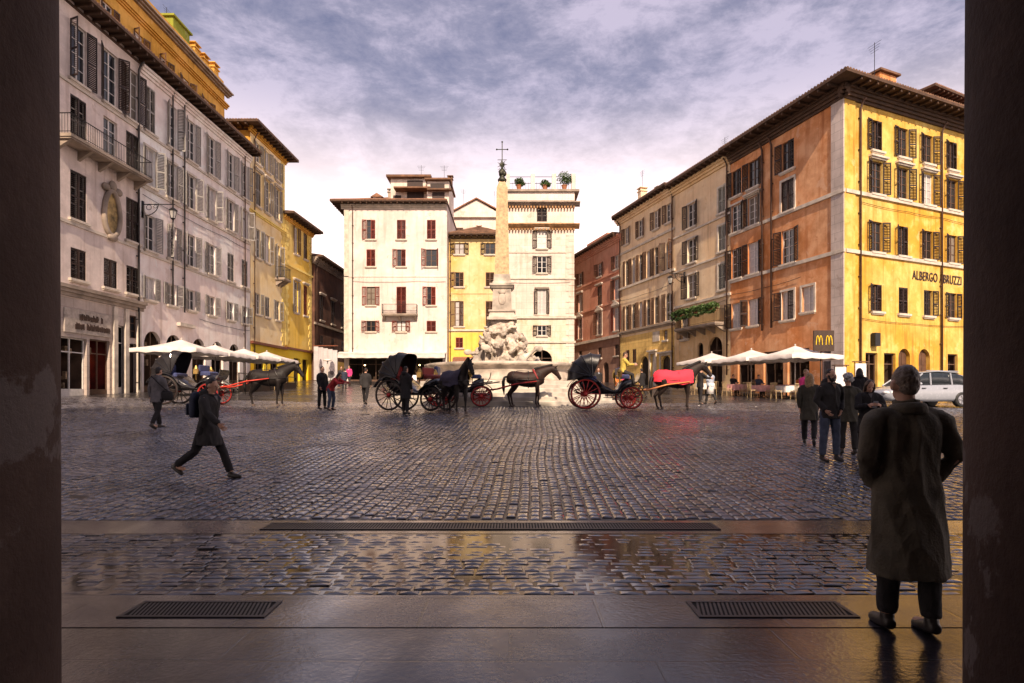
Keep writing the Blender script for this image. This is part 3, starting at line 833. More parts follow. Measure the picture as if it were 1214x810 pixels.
# --- lower golden corner house
b5 = Bld('townhouse', 'lower golden house with jutting dark eaves between the tall yellow house and the brick palace', 'building',
         [(lx(57.02), 57.02), (-21.6, 63.6), (-34, 63.6), (-34, 57.02)], 17.4)
b5.seg(0, st_shopy, None, 4.5); b5.seg(0, st_yel2, 4.5, None)
for x in (351, 362):
    xx = b5.px(0, x)
    b5.win(0, xx, 14.2, 16.9, .9, 'closed' if x > 355 else 'open', sh_brown, bars=3)
    b5.win(0, xx, 8.3, 11.4, .9, 'closed' if x > 355 else 'open', sh_red if x > 355 else sh_grey, bars=3, hood='flat')
b5.band(0, 12.6, .2, .15, st_yelq); b5.band(0, 4.45, .2, .25, mat('red_brown_trim', (.16, .045, .02), .6), 'shop_cornice', x0=.02)
b5.quoins(0, .1, 4.8, 17.2, st_yelq, left=True); b5.quoins(0, b5.L(0), 4.8, 17.2, st_yelq, left=False)
for x in (352, 362):
    g = gz(-21.7, 60) - b5.base; xx = b5.px(0, x); b5.door(0, xx, 1.5, 2.3, sh_dark, z0=g + b5.base - EYE)
b5.band(0, 16.95, .42, .3, st_och, 'cornice', steps=3)
b5.close(st_och); b5.roof((1.1, .5, .2, .5), .3, 4, tile_o, vis=(0,))
# --- dark brick palace down the side street
b6 = Bld('palace', 'dark brick palace receding down the side street on the left', 'building',
         [(-21.3, 63.7), (-19.6, 118), (-36, 118), (-36, 63.7)], 14.8)
b6.seg(0, st_base, None, 4); b6.seg(0, brick_d, 4, None)
for k in range(14):
    x = 2.2 + k * 3.7
    b6.win(0, x, 8.3, 11.0, 1.2, 'closed', sh_dark, hood='flat')
    if k < 12: b6.win(0, x, 4.9, 6.6, 1.1, 'closed', sh_dark)
b6.band(0, 7.6, .25, .15, stone_d); b6.band(0, 14.1, .7, .5, stone_d, 'cornice', steps=4); b6.pipe(0, .4, 3, 14.6, pipe_m)
b6.close(brick_d); b6.roof((1.0, .3, .2, .3), .3, 4, tile_o, rafter=.9)
# grey hoarding with posters at the street mouth
ho = empty('hoarding', (-20.9, 62.2, gz(-20.9, 62.2)), 0, 'grey boarded hoarding with two dark smudged stencils at the side street corner', 'hoarding')
q = MB()
for k in range(5): q.bbox(k * .5 + .005, k * .5 + .495, 0, .06, .05, 3.6 - k * .10, .01)
q.build('boards', st_board, ho)
q = MB(); q.box(-.05, 2.55, -.04, .1, 3.62, 3.72); q.build('top_rail', mat('red_brown_trim', (.16, .045, .02), .6), ho)
for cx, cz, rx, rz in ((.75, 1.5, .17, .8), (1.95, 1.3, .28, .75)):
    q = MB(); q.add([(cx + rx * math.cos(2 * math.pi * k / 14) * (1 + .2 * math.sin(k * 3)), -.012, cz + rz * math.sin(2 * math.pi * k / 14)) for k in range(14)], [tuple(range(14))]); q.build('stencil', mat('stencil_grey', (.13, .11, .13), .8, var=.5), ho)

# ================================================================== CENTRE
b7 = Bld('townhouse', 'white plaster house in the centre with red-brown shutters, tiled roof and rooftop penthouse', 'building',
         [(-18.2, 64), (-7.05, 64), (-7.05, 78), (-18.2, 78)], 20.7)
b7.seg(0, st_white)
cx7 = [-15.3 + 18.2, -12.0 + 18.2, -8.75 + 18.2]
for k, x in enumerate(cx7):
    b7.win(0, x, 16.85, 18.95, .95, ('half', 'closed', 'closed')[k], sh_red, frame_d)
    b7.win(0, x, 13.9, 15.75, .95 if k < 2 else 1.2, ('closed', 'half', 'ajar')[k], sh_red, frame_d)
    if k == 1: b7.win(0, x, 8.75, 11.7, 1.05, 'closed', sh_red, frame_d, sill=False)
    else: b7.win(0, x, 9.7, 11.7, .95, 'half' if k else 'open', sh_red, frame_d)
    b7.win(0, x, 6.85, 8.0, 1.0, ('open', 'open', 'closed')[k], sh_red, frame_d, bars=1, pane=glass if k != 1 else curtain)
b7.balcony(0, cx7[1] - 2.0, cx7[1] + 1.8, 8.7, .8)
b7.band(0, 12.75, .1, .05, st_white, x0=0.02, x1=b7.L(0) - .02); b7.band(0, 20.1, .5, .3, stone, 'cornice', x1=b7.L(0), steps=3)
b7.pipe(0, .95, 4.6, 20.4, pipe_m, .05)
b7.strip(0, .0, .5, 4.7, 20.0, .05, stone, 'corner_pilaster')
g = gz(-12, 64) - b7.base
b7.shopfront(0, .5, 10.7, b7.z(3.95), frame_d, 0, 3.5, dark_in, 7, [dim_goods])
for x in (1.8, 4.3, 5.0, 7.9, 9.3):
    q = MB(); q.ell((x, 1.8, b7.z(3.3)), .09, .09, .09, 8, 6); b7.part('shop_lamp', q, warm_glow, 0)
b7.awning(0, -.5, 11.1, 4.65, 1.6, .35, canvas_w, 'awning', .4)
b7.close(st_white); zt = b7.roof((.9, .1, .3, 1.3), .34, 4.2, tile, vis=(0, 3))
# penthouse, terrace, dormer on the roof
pz = b7.z(21.2)
q = MB(); q.bbox(4.3, 8.6, 3.6, 9, pz, pz + 3.55, .03); q.bbox(8.62, 11.1, 2.6, 8, pz, pz + 2.9, .03); b7.part('penthouse', q, st_pal)
q = MB()
q.prism([(3.9, 3.0), (9.0, 3.0), (9.0, 9.3), (3.9, 9.3)], pz + 3.56, pz + 3.8); q.prism([(8.4, 2.1), (11.3, 2.1), (11.3, 8.3), (8.4, 8.3)], pz + 2.92, pz + 3.1)
q.prism([(4.9, 2.2), (9.0, 2.2), (9.0, 3.59), (4.9, 3.59)], pz + 2.0, pz + 2.16)
q.prism([(8.7, 1.9), (11.4, 1.9), (11.4, 2.59), (8.7, 2.59)], pz + 1.7, pz + 1.85)
b7.part('penthouse_roof', q, tile_o)
for x0, x1, z0, z1, y in ((4.6, 5.5, .3, 1.6, 3.58), (6.2, 8.1, .2, 2.0, 3.58), (6.2, 8.0, 2.3, 3.3, 3.58), (9.2, 10.6, .2, 1.6, 2.58), (9.0, 10.6, 1.95, 2.6, 2.58)):
    q = MB(); q.box(x0, x1, y - .05, y, pz + z0, pz + z1); q.box((x0 + x1) / 2 - .04, (x0 + x1) / 2 + .04, y - .09, y - .051, pz + z0, pz + z1); b7.part('penthouse_window', q, sh_dark)
q = MB(); q.bbox(2.55, 3.5, 2.4, 3.6, pz - .2, pz + 1.0, .02); b7.part('dormer', q, st_pal)
q = MB(); q.add([(2.3, 2.2, pz + 1.0), (3.75, 2.2, pz + 1.0), (3.02, 2.2, pz + 1.45), (2.3, 3.8, pz + 1.0), (3.75, 3.8, pz + 1.0), (3.02, 3.8, pz + 1.45)], [(0, 1, 2), (3, 5, 4), (0, 2, 5, 3), (1, 4, 5, 2), (0, 3, 4, 1)])
b7.part('dormer_roof', q, tile)
chimney(b7, 11.0, 5, pz + 3.2, .7, .5, tile_o); chimney(b7, 4.1, 4.2, pz + 1.4, .7, .4); antenna(b7, 7.6, 5, pz + 3.8, 1.8); antenna(b7, 10.4, 4, pz + 3, 2.2)

b8 = Bld('townhouse', 'narrow yellow house between the white house and the pale palace behind the obelisk', 'building',
         [(-7.0, 65.6), (-.7, 65.6), (-.7, 78), (-7.0, 78)], 17.6)
b8.seg(0, st_yel2, None, 6.9); b8.seg(0, st_yel, 6.9, None)
for k, x in enumerate((1.15, 4.55)):
    b8.win(0, x, 15.6, 16.85, 1.05, 'open', sh_dark, frame_d, bars=1)
    b8.win(0, x, 12.0, 13.6, .95, 'half' if k == 0 else 'closed', sh_brown, frame_d)
    b8.win(0, x, 7.6, 10.4, .95, 'half' if k == 0 else 'closed', sh_brown, frame_d, bars=3)
    b8.win(0, x, 5.2, 6.35, .8, 'closed', sh_red, frame_d, bars=1)
b8.band(0, 7.05, .2, .14, stone, x0=.02, x1=b8.L(0) - .02); b8.band(0, 11.2, .1, .06, st_yel, x0=.02, x1=b8.L(0) - .02)
b8.pipe(0, .15, 3, 17.3, pipe_m, .05)
b8.shopfront(0, .6, 5.6, b8.z(3.5), frame_d, 0, 2.5, dark_in, 4)
b8.awning(0, .5, 5.7, 4.2, 1.2, .3, mat('brown_canvas', (.28, .12, .07), .85), 'awning')
b8.close(st_yel); b8.roof((.8, .0, .3, .0), .45, 3.5, tile_o, vis=(0,))
bg = Bld('gabled_house', 'pale gabled house rising behind the roof of the narrow yellow house', 'building', [(-8.6, 78.5), (-1.2, 78.5), (-1.2, 88), (-8.6, 88)], 23.5)
bg.seg(0, st_pal)
for x in (1.6, 4.4): bg.win(0, x, 20.6, 22.2, 1.0, 'closed', sh_brown)
q = MB(); z = bg.z(23.5); q.add([(-.4, -.4, z), (7.8, -.4, z), (3.9, -.4, z + 2.3), (-.4, 9.5, z), (7.8, 9.5, z), (3.9, 9.5, z + 2.3)], [(0, 1, 2), (3, 5, 4), (0, 2, 5, 3), (1, 4, 5, 2), (0, 3, 4, 1)]); bg.part('gable', q, st_pal)
q = MB()
for sd in (-1, 1):
    x0, x1 = 3.9, 3.9 + sd * 4.6
    for yy in ((-.7, 9.8),):
        vs = [(x0, yy[0], z + 2.36), (x1, yy[0], z - .1), (x1, yy[1], z - .1), (x0, yy[1], z + 2.36)]
        q.add(vs + [(a, b_, c + .16) for a, b_, c in vs], [(0, 1, 2, 3), (7, 6, 5, 4), (0, 4, 5, 1), (1, 5, 6, 2), (2, 6, 7, 3), (3, 7, 4, 0)])
bg.part('roof', q, tile); bg.close(st_pal); antenna(bg, 2, 2, z + 1.5, 3); antenna(bg, 6.2, 3, z + 1.2, 3.4)

b9 = Bld('palace', 'pale ashlar palace right of the obelisk with dentil cornices and a planted roof terrace', 'building',
         [(-.65, 64), (6.75, 64), (6.75, 80), (-.65, 80)], 20.9)
b9.seg(0, stucco('yellow_stained_ashlar', (.70, .55, .36), stain=(.5, .25, .05), amt=.6, patch=(.74, .66, .58), pamt=.6, blocks=(1.5, .62), seed=23), None, 8.4); b9.seg(0, st_pal, 8.4, None)
xw = b9.px(0, 642.5)
b9.win(0, xw, 15.85, 17.75, 1.05, 'open', sh_dark, hood='flat', pane=curtain); b9.win(0, xw, 13.2, 15.0, 1.05, 'open', sh_dark, cols=2)
b9.win(0, xw, 8.7, 11.4, .95, 'ajar', sh_dark, hood='flat', sur=True, bars=3); b9.win(0, xw, 6.4, 7.5, 1.0, 'open', sh_dark, bars=1)
b9.win(0, xw, 18.75, 20.75, 1.1, 'closed', sh_dark, sill=False)
for z, h, p in ((12.5, .16, .1), (8.25, .28, .18), (5.6, .22, .14), (15.35, .12, .07)): b9.band(0, z, h, p, stone, x1=b9.L(0) + p)
corn = mat('brown_cornice', (.36, .2, .09), .85, var=.4, scale=2)
b9.band(0, 17.95, .5, .55, corn, 'cornice', steps=4)
for zz, pr, wd in ((17.75, .35, .16), (20.15, .4, .16)):
    q = MB(); k = 0
    while k * .33 < b9.L(0): q.box(k * .33, k * .33 + wd, -pr, .02, b9.z(zz), b9.z(zz) + .2); k += 1
    b9.part('dentils', q, corn, 0)
b9.band(0, 20.36, .45, .6, stone_d, 'cornice', steps=4)
b9.quoins(0, b9.L(0), 3.4, 17.6, st_pal, left=False, w=(.6, .9), h=.6)
b9.shopfront(0, xw - 1.1, xw + 1.1, b9.z(4.85), frame_d, 0, 2.5, dark_in, 2, arch=True)
b9.door(0, 1.6, 1.3, 2.2, sh_dark, sur=stone)
b9.strip(0, -.02, b9.L(0) + .02, -.5, 3.3, .07, stone_d, 'plinth') if False else None
# roof terrace
q = MB(); q.box(.0, 7.4, -.3, -.12, b9.z(20.95), b9.z(21.85)); b9.part('parapet', q, st_pal, 0)
q = MB(); q.box(-.5, 7.9, -.55, 6, b9.z(21.87), b9.z(22.1)); b9.part('terrace_ledge', q, stone_d, 0)
for x in (.2, 2.9, 5.2, 7.3):
    q = MB(); q.bbox(x - .22, x + .22, -.2, .25, b9.z(22.12), b9.z(23.9), .02); b9.part('terrace_pillar', q, st_pal, 0)
q = MB()
for z in (22.9, 23.6): q.tube([(.2, 0, b9.z(z)), (7.3, 0, b9.z(z))], .03, 5)
for k in range(24): q.tube([(.4 + k * .29, 0, b9.z(22.1)), (.4 + k * .29, 0, b9.z(23.0))], .012, 4)
b9.part('railing', q, iron, 0)
def leafball(q, c, r, n, s=.12, flat=.8, rnd=random):
    for _ in range(n):
        d = Vector((rnd.gauss(0, 1), rnd.gauss(0, 1), rnd.gauss(0, 1))).normalized() * r * rnd.random() ** .45
        p = Vector(c) + Vector((d.x, d.y, d.z * flat)); k = s * rnd.uniform(.6, 1.4)
        a = Vector((rnd.gauss(0, 1), rnd.gauss(0, 1), rnd.gauss(0, 1))).normalized(); u = a.orthogonal().normalized(); w = a.cross(u)
        q.add([p - u * k, p + w * k * .5, p + u * k, p - w * k * .5], [(0, 1, 2, 3)])
b9.close(st_pal)
for x, r, h, lab in ((1.4, .55, .9, 'small round shrub at the left end of the palace roof terrace'), (4.2, .5, .7, 'low shrub in the middle of the palace roof terrace'), (6.3, .85, 1.3, 'largest shrub near the right pillar of the palace roof terrace')):
    wx, wz = -.65 + x, 22.1 + EYE
    t = empty('potted_shrub', (wx, 63.75, wz), 0, lab, 'plant', 'shrubs on the palace roof terrace')
    q = MB(); q.lathe([(.2, 0), (.3, .45), (.33, .45), (.33, .5), (.2, .5)], 12); q.build('pot', terracotta, t)
    q = MB(); q.tube([(0, 0, .4), (.03, 0, h)], .03, 5); q.build('stem', wood_eave, t)
    q = MB(); leafball(q, (0, 0, h), r, 420, .1); leafball(q, (.3, 0, h * .8), r * .7, 200, .1); q.build('foliage', leaf, t)

# ================================================================== RIGHT ROW
def rx(y): return 19.65 - .296 * (y - 35)
inn = Vector((.959, .284))
def rowpts(y0, y1, dep=12):
    a, b = Vector((rx(y0), y0)), Vector((rx(y1), y1)); return [tuple(a), tuple(b), tuple(b + inn * dep), tuple(a + inn * dep)]

b11 = Bld('palace', 'dusky pink palace far down the right side with pedimented windows', 'building', rowpts(84, 62.75), 17.0)
b11.seg(0, stucco('pink_brown_base', (.30, .17, .12), amt=.6, pamt=.4, blocks=(1.3, .55), seed=24), None, 6.2); b11.seg(0, st_pink, 6.2, None)
for x in (668, 688, 711, 731):
    xx = b11.px(0, x)
    b11.win(0, xx, 13.5, 15.0, 1.05, 'open', sh_brown); b11.win(0, xx, 10.2, 12.4, 1.15, 'open', sh_brown, hood='flat', pane=curtain)
    b11.win(0, xx, 6.9, 9.4, 1.2, 'open', sh_red if x != 711 else sh_brown, hood='ped', sur=True, bars=3)
    b11.win(0, xx, 4.2, 5.4, 1.0, 'none', fm=frame_d)
    g = gz(rx(70), 70) - b11.base; b11.door(0, xx + 1.6, 1.5, 2.4, sh_dark, arch=True)
b11.band(0, 9.9, .2, .12, st_pink); b11.band(0, 13.1, .2, .12, st_pink); b11.band(0, 6.15, .3, .2, stone); b11.band(0, 16.3, .7, .5, st_pink, 'cornice', steps=4)
b11.close(st_pink); b11.roof((.9, .1, .2, .1), .25, 4, tile_o)
q = MB(); q.bbox(9, 15, 2, 7, b11.z(17.5), b11.z(19.3), .03); b11.part('roof_room', q, st_pink)

b12 = Bld('palace', 'cream house on the right with rows of narrow arched windows above a yellow stone base', 'building', rowpts(62.7, 52.55), 18.6)
b12.seg(0, st_base, None, 6.0); b12.seg(0, st_cream, 6.0, None)
for k, x in enumerate((743, 751, 759.5, 768.5, 778, 793)):
    xx = b12.px(0, x); w = .7 if k < 5 else 1.1
    b12.win(0, xx, 11.3, 13.9, w, 'ajar' if k == 5 else 'open', sh_brown, arch=True, sill=k == 5, cols=1 if k < 5 else 2, pane=curtain if k in (1, 3) else glass)
    b12.win(0, xx, 6.7, 9.2, w, 'open', sh_brown, arch=True, sill=k == 5, cols=1 if k < 5 else 2)
    if k in (0, 2, 4, 5): b12.win(0, xx, 15.6, 17.3, .9, 'open', sh_brown)
b12.band(0, 11.0, .22, .16, stone); b12.band(0, 6.25, .35, .22, stone_d, steps=2); b12.band(0, 14.7, .2, .12, stone); b12.band(0, 18.0, .55, .45, st_cream, 'cornice', steps=3)
g12 = 0
b12.door(0, b12.px(0, 764), 1.5, 3.1, dark_in, arch=True); b12.door(0, b12.px(0, 774), .9, 3.2, frame_w, sur=stone)
b12.door(0, b12.px(0, 789.5), 1.7, 2.9, sh_dark, arch=True, sur=stone)
b12.win(0, b12.px(0, 789), 5.0, 5.9, .7, 'none', fm=frame_d); b12.win(0, b12.px(0, 752), 3.2, 4.6, .8, 'closed', sh_brown); b12.win(0, b12.px(0, 744), 3.2, 4.6, .8, 'closed', sh_brown)
q = MB(); xx = b12.px(0, 778); q.box(xx - .6, xx + .6, -.04, .02, b12.z(5.0), b12.z(5.95)); b12.part('wall_plaque', q, stone, 0)
b12.pipe(0, .2, 2, 18.3, pipe_m); b12.pipe(0, b12.L(0) - .2, 2, 18.3, pipe_m)
b12.close(st_cream); b12.roof((1.0, 0, .2, 0), .28, 4, tile_o)
chimney(b12, 1.2, 2, b12.z(20.0), 1.3, .7, st_cream); chimney(b12, 2.8, 3, b12.z(20.2), .8, .5); antenna(b12, 1.2, 2, b12.z(21.6), 2.0)

b13 = Bld('townhouse', 'warm cream house on the right with a balcony of trailing green plants', 'building', rowpts(52.5, 45.1), 18.4)
b13.seg(0, st_crm2, None, 7.0); b13.seg(0, st_cream, 7.0, None)
xa, xb, xc = b13.px(0, 820), b13.px(0, 856), b13.px(0, 838)
for z0, z1 in ((14.2, 16.2), (11.2, 13.2), (8.2, 10.2)):
    b13.win(0, xa, z0, z1, 1.2, 'open', sh_dark, sur=True, sill_m=stone)
    b13.win(0, xb, z0, z1, .9, 'closed' if z0 < 14 else 'open', mat('pale_teal_shutter', (.33, .33, .28), .6, var=.2), sur=True)
b13.win(0, b13.px(0, 812), 4.8, 6.8, 1.0, 'open', sh_brown)
b13.win(0, xc + .2, 6.1, 8.0, 1.0, 'none', fm=frame_d, sill=False) if False else None
b13.band(0, 7.6, .2, .12, stone); b13.band(0, 10.75, .14, .1, stone); b13.band(0, 13.8, .14, .1, stone); b13.band(0, 17.7, .6, .4, st_crm2, 'cornice', steps=3)
b13.balcony(0, b13.px(0, 812), b13.px(0, 862), 5.6, 1.1, 1.0)
b13.shopfront(0, xc + .2, xc + 2.0, b13.z(4.6), frame_d, 0, 2.2, shop_in, 2, arch=True)
b13.shopfront(0, xc - 1.3, xc - .5, b13.z(4.3), frame_d, 0, 2.2, dark_in, 1, arch=True)
b13.pipe(0, b13.L(0) - .25, 1.5, 18.1, pipe_m)
b13.close(st_cream); b13.roof((1.0, 0, .2, 0), .28, 4, tile_o); antenna(b13, 3, 3, b13.z(19.5), 2.5)
# trailing plants on that balcony
x0, x1 = b13.px(0, 811), b13.px(0, 863)
d0 = (b13.w[1] - b13.w[0]).normalized(); nout = Vector((d0.y, -d0.x))
for k in range(6):
    s_ = x0 + (x1 - x0) * (k + .5) / 6; p = b13.w[0] + d0 * s_ + nout * 1.0
    t = empty('balcony_plant', (p.x, p.y, 5.6 + EYE + .01), b13.ang, 'trailing green plant box on the balcony rail, %s along the row' % ['farthest and first', 'second from the far end', 'third from the far end', 'fourth from the far end', 'second from the near end', 'nearest and last'][k], 'plant', 'plant boxes along the balcony rail')
    q = MB(); q.bbox(-.42, .42, -.13, .13, .82, 1.06, .02); q.build('planter', terracotta, t)
    q = MB()
    for j in range(4): leafball(q, (-.45 + j * .3, random.uniform(-.1, .05), 1.25 + random.uniform(-.05, .12)), .33, 130, .085)
    for j in range(5): leafball(q, (-.45 + j * .22, -.18, .95 - random.uniform(0, .25)), .2, 50, .07)
    q.build('foliage', leaf, t)

b14 = Bld('hotel_building', 'orange and amber corner hotel on the right with deep dark eaves and painted name', 'building',
          [(rx(45.06), 45.06), (19.65, 35), (36.4, 42.44), (31, 53)], 18.3)
b14.seg(0, st_or); b14.seg(1, st_ayel)
for k, x in enumerate((873, 893, 934)):
    xx = b14.px(0, x); sm = sh_dark
    b14.win(0, xx, 14.95, 16.9, 1.1, ('half', 'open', 'half')[k], sm, frame_d, bars=2)
    b14.win(0, xx, 12.25, 14.3, 1.15, 'open', sm, hood='flat' if k == 1 else None, sur=True, bars=3)
    b14.win(0, xx, 8.75, 11.0, 1.15, 'open' if k else 'half', sm, bars=3)
    b14.win(0, xx, 5.0, 6.9, 1.1, ('open', 'open', 'half')[k], sm, sur=k == 2)
xx = b14.px(0, 958); b14.win(0, xx, 5.3, 6.9, 1.0, 'none', fm=frame_w, pane=curtain, sur=True)
xq = b14.px(0, 986); L0 = b14.L(0)
b14.strip(0, xq, L0 + .06, -1, 17.6, .06, st_apier, 'corner_pier'); b14.strip(1, -.003, .95, -1, 17.6, .063, st_ayel, 'corner_pilaster')
for z in (12.0, 8.45): b14.band(0, z, .22, .12, stone, x0=0.02, x1=L0 + .12); b14.band(1, z, .22, .125, stone, x0=.12)
b14.band(0, 17.55, .7, .45, wood_eave, 'cornice', x0=.02, steps=4); b14.band(1, 17.55, .7, .455, wood_eave, 'cornice', steps=4)
for x, z0 in ((905, 4.5), (916, 4.6)): b14.pipe(0, b14.px(0, x), z0, 17.7, pipe_m, .07)
b14.pipe(1, 1.35, 1, 17.7, pipe_m, .06); b14.pipe(1, 9.25, 1, 17.7, pipe_m, .06)
for k, x in enumerate((3.0, 5.5, 8.0, 10.6, 13.4, 16)):
    b14.win(1, x, 14.95, 16.8, .95, 'open' if k % 3 else 'half', sh_dark, frame_d, sur=False, pane=glass)
    b14.win(1, x, 12.3, 14.3, 1.0, 'open', sh_dark, frame_d if k != 2 else frame_w, hood='flat', bars=3, pane=curtain if k == 2 else glass)
    b14.win(1, x, 8.75, 10.6, .95, 'open' if k != 1 else 'half', sh_dark, frame_d)
    b14.win(1, x, 5.1, 6.75, .9, ('half', 'closed', 'half2', 'open', 'closed', 'open')[k], sh_dark, frame_d)
tm_ = text_mesh('ALBERGO ABRUZZI', .82, .02, letter_m, 'painted_name')
link('painted_name', tm_, b14.root, b14.M(1) @ Matrix.Translation((6.35, -.03, b14.z(7.35))) @ Matrix.Rotation(R(90), 4, 'X') @ Matrix.Diagonal((.68, 1, 1, 1)))
for k, x in enumerate((1.9 + .6, 4.2, 5.6, 7.6, 10.6)):
    p = b14.w[1] + (b14.w[2] - b14.w[1]).normalized() * x; g = gz(*p) - b14.base
    if k in (2, 3): b14.door(1, x, 1.15, 3.0, sh_brown, arch=True, z0=g + b14.base - EYE)
    else: b14.shopfront(1, x - .55, x + .55, 2.7, frame_d, g, 2.0, shop_in, 1 if k else 2, [dim_goods], arch=False)
for k, x in enumerate((1.8, 4.6, 6.9)):
    b14.shopfront(0, x - .95, x + .95, 3.0, frame_d, gz(18, 39) - b14.base, 2.4, shop_in, 2, [dim_goods])
b14.shopfront(0, 8.75, 10.0, 3.0, frame_w, gz(19.4, 36) - b14.base, 2.0, mat('pale_shop_room', (.6, .55, .55), .8), 1, None)  # the room behind this glass is simply pale
q = MB(); q.bbox(2.35, 2.85, -.35, -.05, b14.z(2.95), b14.z(3.75), .03); b14.part('wall_speaker_box', q, iron, 1)
b14.close(st_or); zt = b14.roof((1.25, 1.25, .2, .1), .25, 4, tile_o, vis=(0, 1), rafter=.7)
chimney(b14, 13.5, 8, zt - .4, 1.2, .8, st_ayel) if False else None
q = MB(); q.bbox(8.6, 10.4, 3.6, 6.0, b14.z(18.4), b14.z(22.9), .03); b14.part('roof_room', q, st_or, 1)
q = MB(); q.box(8.4, 10.6, 3.4, 6.2, b14.z(22.902), b14.z(23.05)); b14.part('roof_room_top', q, tile_o, 1)
q = MB()
for z in (21.2, 21.8): q.tube([(10.6, 4, b14.z(z)), (14.6, 4, b14.z(z))], .025, 5)
for k in range(8): q.tube([(10.7 + k * .5, 4, b14.z(18.8)), (10.7 + k * .5, 4, b14.z(21.8))], .018, 4)
b14.part('roof_railing', q, iron, 1)
antenna(b14, 9, 4, b14.z(20.2), 2.2)
b15 = Bld('townhouse', 'red-brown house with a tiled roof room behind the hotel at the right edge', 'building', [(34, 48), (52, 57), (46, 70), (28, 60)], 24.6)
b15.seg(0, stucco('brick_red_plaster', (.36, .11, .06), amt=.5, pamt=.3, seed=25))
for x in (3, 6, 9, 12): b15.win(0, x, 18.5, 20.5, 1, 'closed', sh_dark)
b15.close(st_or); b15.roof(.8, .3, 4, tile, vis=(0,))

def cable(b, i, pts):
    q = MB(); out = []
    for (x0, z0), (x1, z1) in zip(pts, pts[1:]):
        for k in range(6):
            u = k / 6; out.append((x0 + (x1 - x0) * u, -.075, b.z(z0 + (z1 - z0) * u) - .06 * math.sin(math.pi * u)))
    out.append((pts[-1][0], -.075, b.z(pts[-1][1]))); q.tube(out, .016, 5); b.part('cable', q, iron, i)
cable(b2, 0, [(.2, 12.2), (5, 12.1), (10, 12.2), (14, 12.15)]); cable(b2, 0, [(6.4, 5.4), (11, 5.3), (14, 5.4)]); cable(b7, 0, [(1, 12.3), (4, 12.2), (8, 12.3), (11, 12.25)])
cable(b14, 1, [(1.4, 11.6), (6, 11.55), (9.2, 11.6), (14, 11.5)]); cable(b14, 0, [(.3, 7.6), (4, 7.5), (7.2, 7.6)]); cable(b14, 1, [(1.4, 4.6), (6, 4.5), (12, 4.6)]); cable(b12, 0, [(.3, 9.9), (5, 9.8), (9.8, 9.9)]); cable(b13, 0, [(.3, 7.3), (4, 7.2), (7.3, 7.3)]); cable(b9, 0, [(.2, 12.2), (3, 12.1), (7, 12.2)])
# ================================================================== GROUND AND PORCH
sett = paving('wet_basalt_setts', .24, .19, True, .026, (.046, .041, .044), .20, rot=-2, bump=.8, wet=.5, film=.8, tint=.5)
sett2 = paving('wet_edge_setts', .30, .125, False, .016, (.040, .035, .037), .20, bump=.7, wet=.5, seed=4, film=.8)
slab = paving('wet_porch_slabs', 1.7, 1.15, False, .012, (.028, .025, .032), .16, bump=.12, wet=.7, tint=.25, film=1.0, dome=.5)
slab2 = paving('wet_kerb_slabs', 1.25, .9, False, .012, (.05, .045, .055), .14, bump=.18, wet=.6, tint=.25, film=1.0, dome=.5)

xs = [-420, -250, -150, -90, -60] + [-46 + 2 * k for k in range(47)] + [60, 90, 150, 250, 420]
ys = [7.30] + [7.8 + .8 * k for k in range(90)] + [84, 90, 100, 115, 140, 180, 250, 400, 700]

def sett_mat(name, col, rough, seed=0.0):
    """each wet stone has its own tone and polish; a water film lies over the low patches"""
    m, t, b = nt_new(name); N = t.nodes; L = t.links
    tc = N.new('ShaderNodeTexCoord'); ge = N.new('ShaderNodeNewGeometry')
    def rng(v, a, c, d=0.0, e=1.0):
        r = N.new('ShaderNodeMapRange'); r.inputs['From Min'].default_value = d; r.inputs['From Max'].default_value = e; r.inputs['To Min'].default_value = a; r.inputs['To Max'].default_value = c
        L.new(v, r.inputs['Value']); return r.outputs['Result']
    def ns(sc, det, loc=0.0, dist=0.0):
        mp = N.new('ShaderNodeMapping'); mp.inputs['Location'].default_value = (loc + seed, loc * 2, 0); L.new(tc.outputs['Object'], mp.inputs['Vector'])
        n = N.new('ShaderNodeTexNoise'); n.inputs['Scale'].default_value = sc; n.inputs['Detail'].default_value = det; n.inputs['Roughness'].default_value = .6; n.inputs['Distortion'].default_value = dist
        L.new(mp.outputs['Vector'], n.inputs['Vector']); return n.outputs['Fac']
    rnd = ge.outputs['Random Per Island']
    hs = N.new('ShaderNodeHueSaturation'); hs.inputs['Color'].default_value = (*col, 1)
    big = ns(.3, 6, 1.7, .5); fine = ns(34, 5)
    mu = N.new('ShaderNodeMath'); mu.operation = 'MULTIPLY'; L.new(rng(rnd, .3, 1.7), mu.inputs[0]); L.new(rng(big, .55, 1.45, .3, .7), mu.inputs[1])
    m2 = N.new('ShaderNodeMath'); m2.operation = 'MULTIPLY'; L.new(mu.outputs[0], m2.inputs[0]); L.new(rng(fine, .7, 1.3, .3, .7), m2.inputs[1])
    L.new(m2.outputs[0], hs.inputs['Value']); L.new(hs.outputs['Color'], b.inputs['Base Color'])
    ra = N.new('ShaderNodeMath'); ra.operation = 'ADD'; L.new(rng(rnd, rough * .6, rough * 1.5), ra.inputs[0]); L.new(rng(big, -.05, .14, .35, .65), ra.inputs[1]); L.new(ra.outputs[0], b.inputs['Roughness'])
    film = ns(.5, 6, 5.3, .8); L.new(rng(film, .25, .95, .40, .60), b.inputs['Coat Weight']); b.inputs['Coat Roughness'].default_value = .1
    bp = N.new('ShaderNodeBump'); bp.inputs['Strength'].default_value = .45; bp.inputs['Distance'].default_value = .012; L.new(ns(16, 5, 9), bp.inputs['Height']); L.new(bp.outputs['Normal'], b.inputs['Normal'])
    b.inputs['Specular IOR Level'].default_value = .75
    return m
sett_s = sett_mat('wet_basalt_stones', (.070, .064, .072), .18)
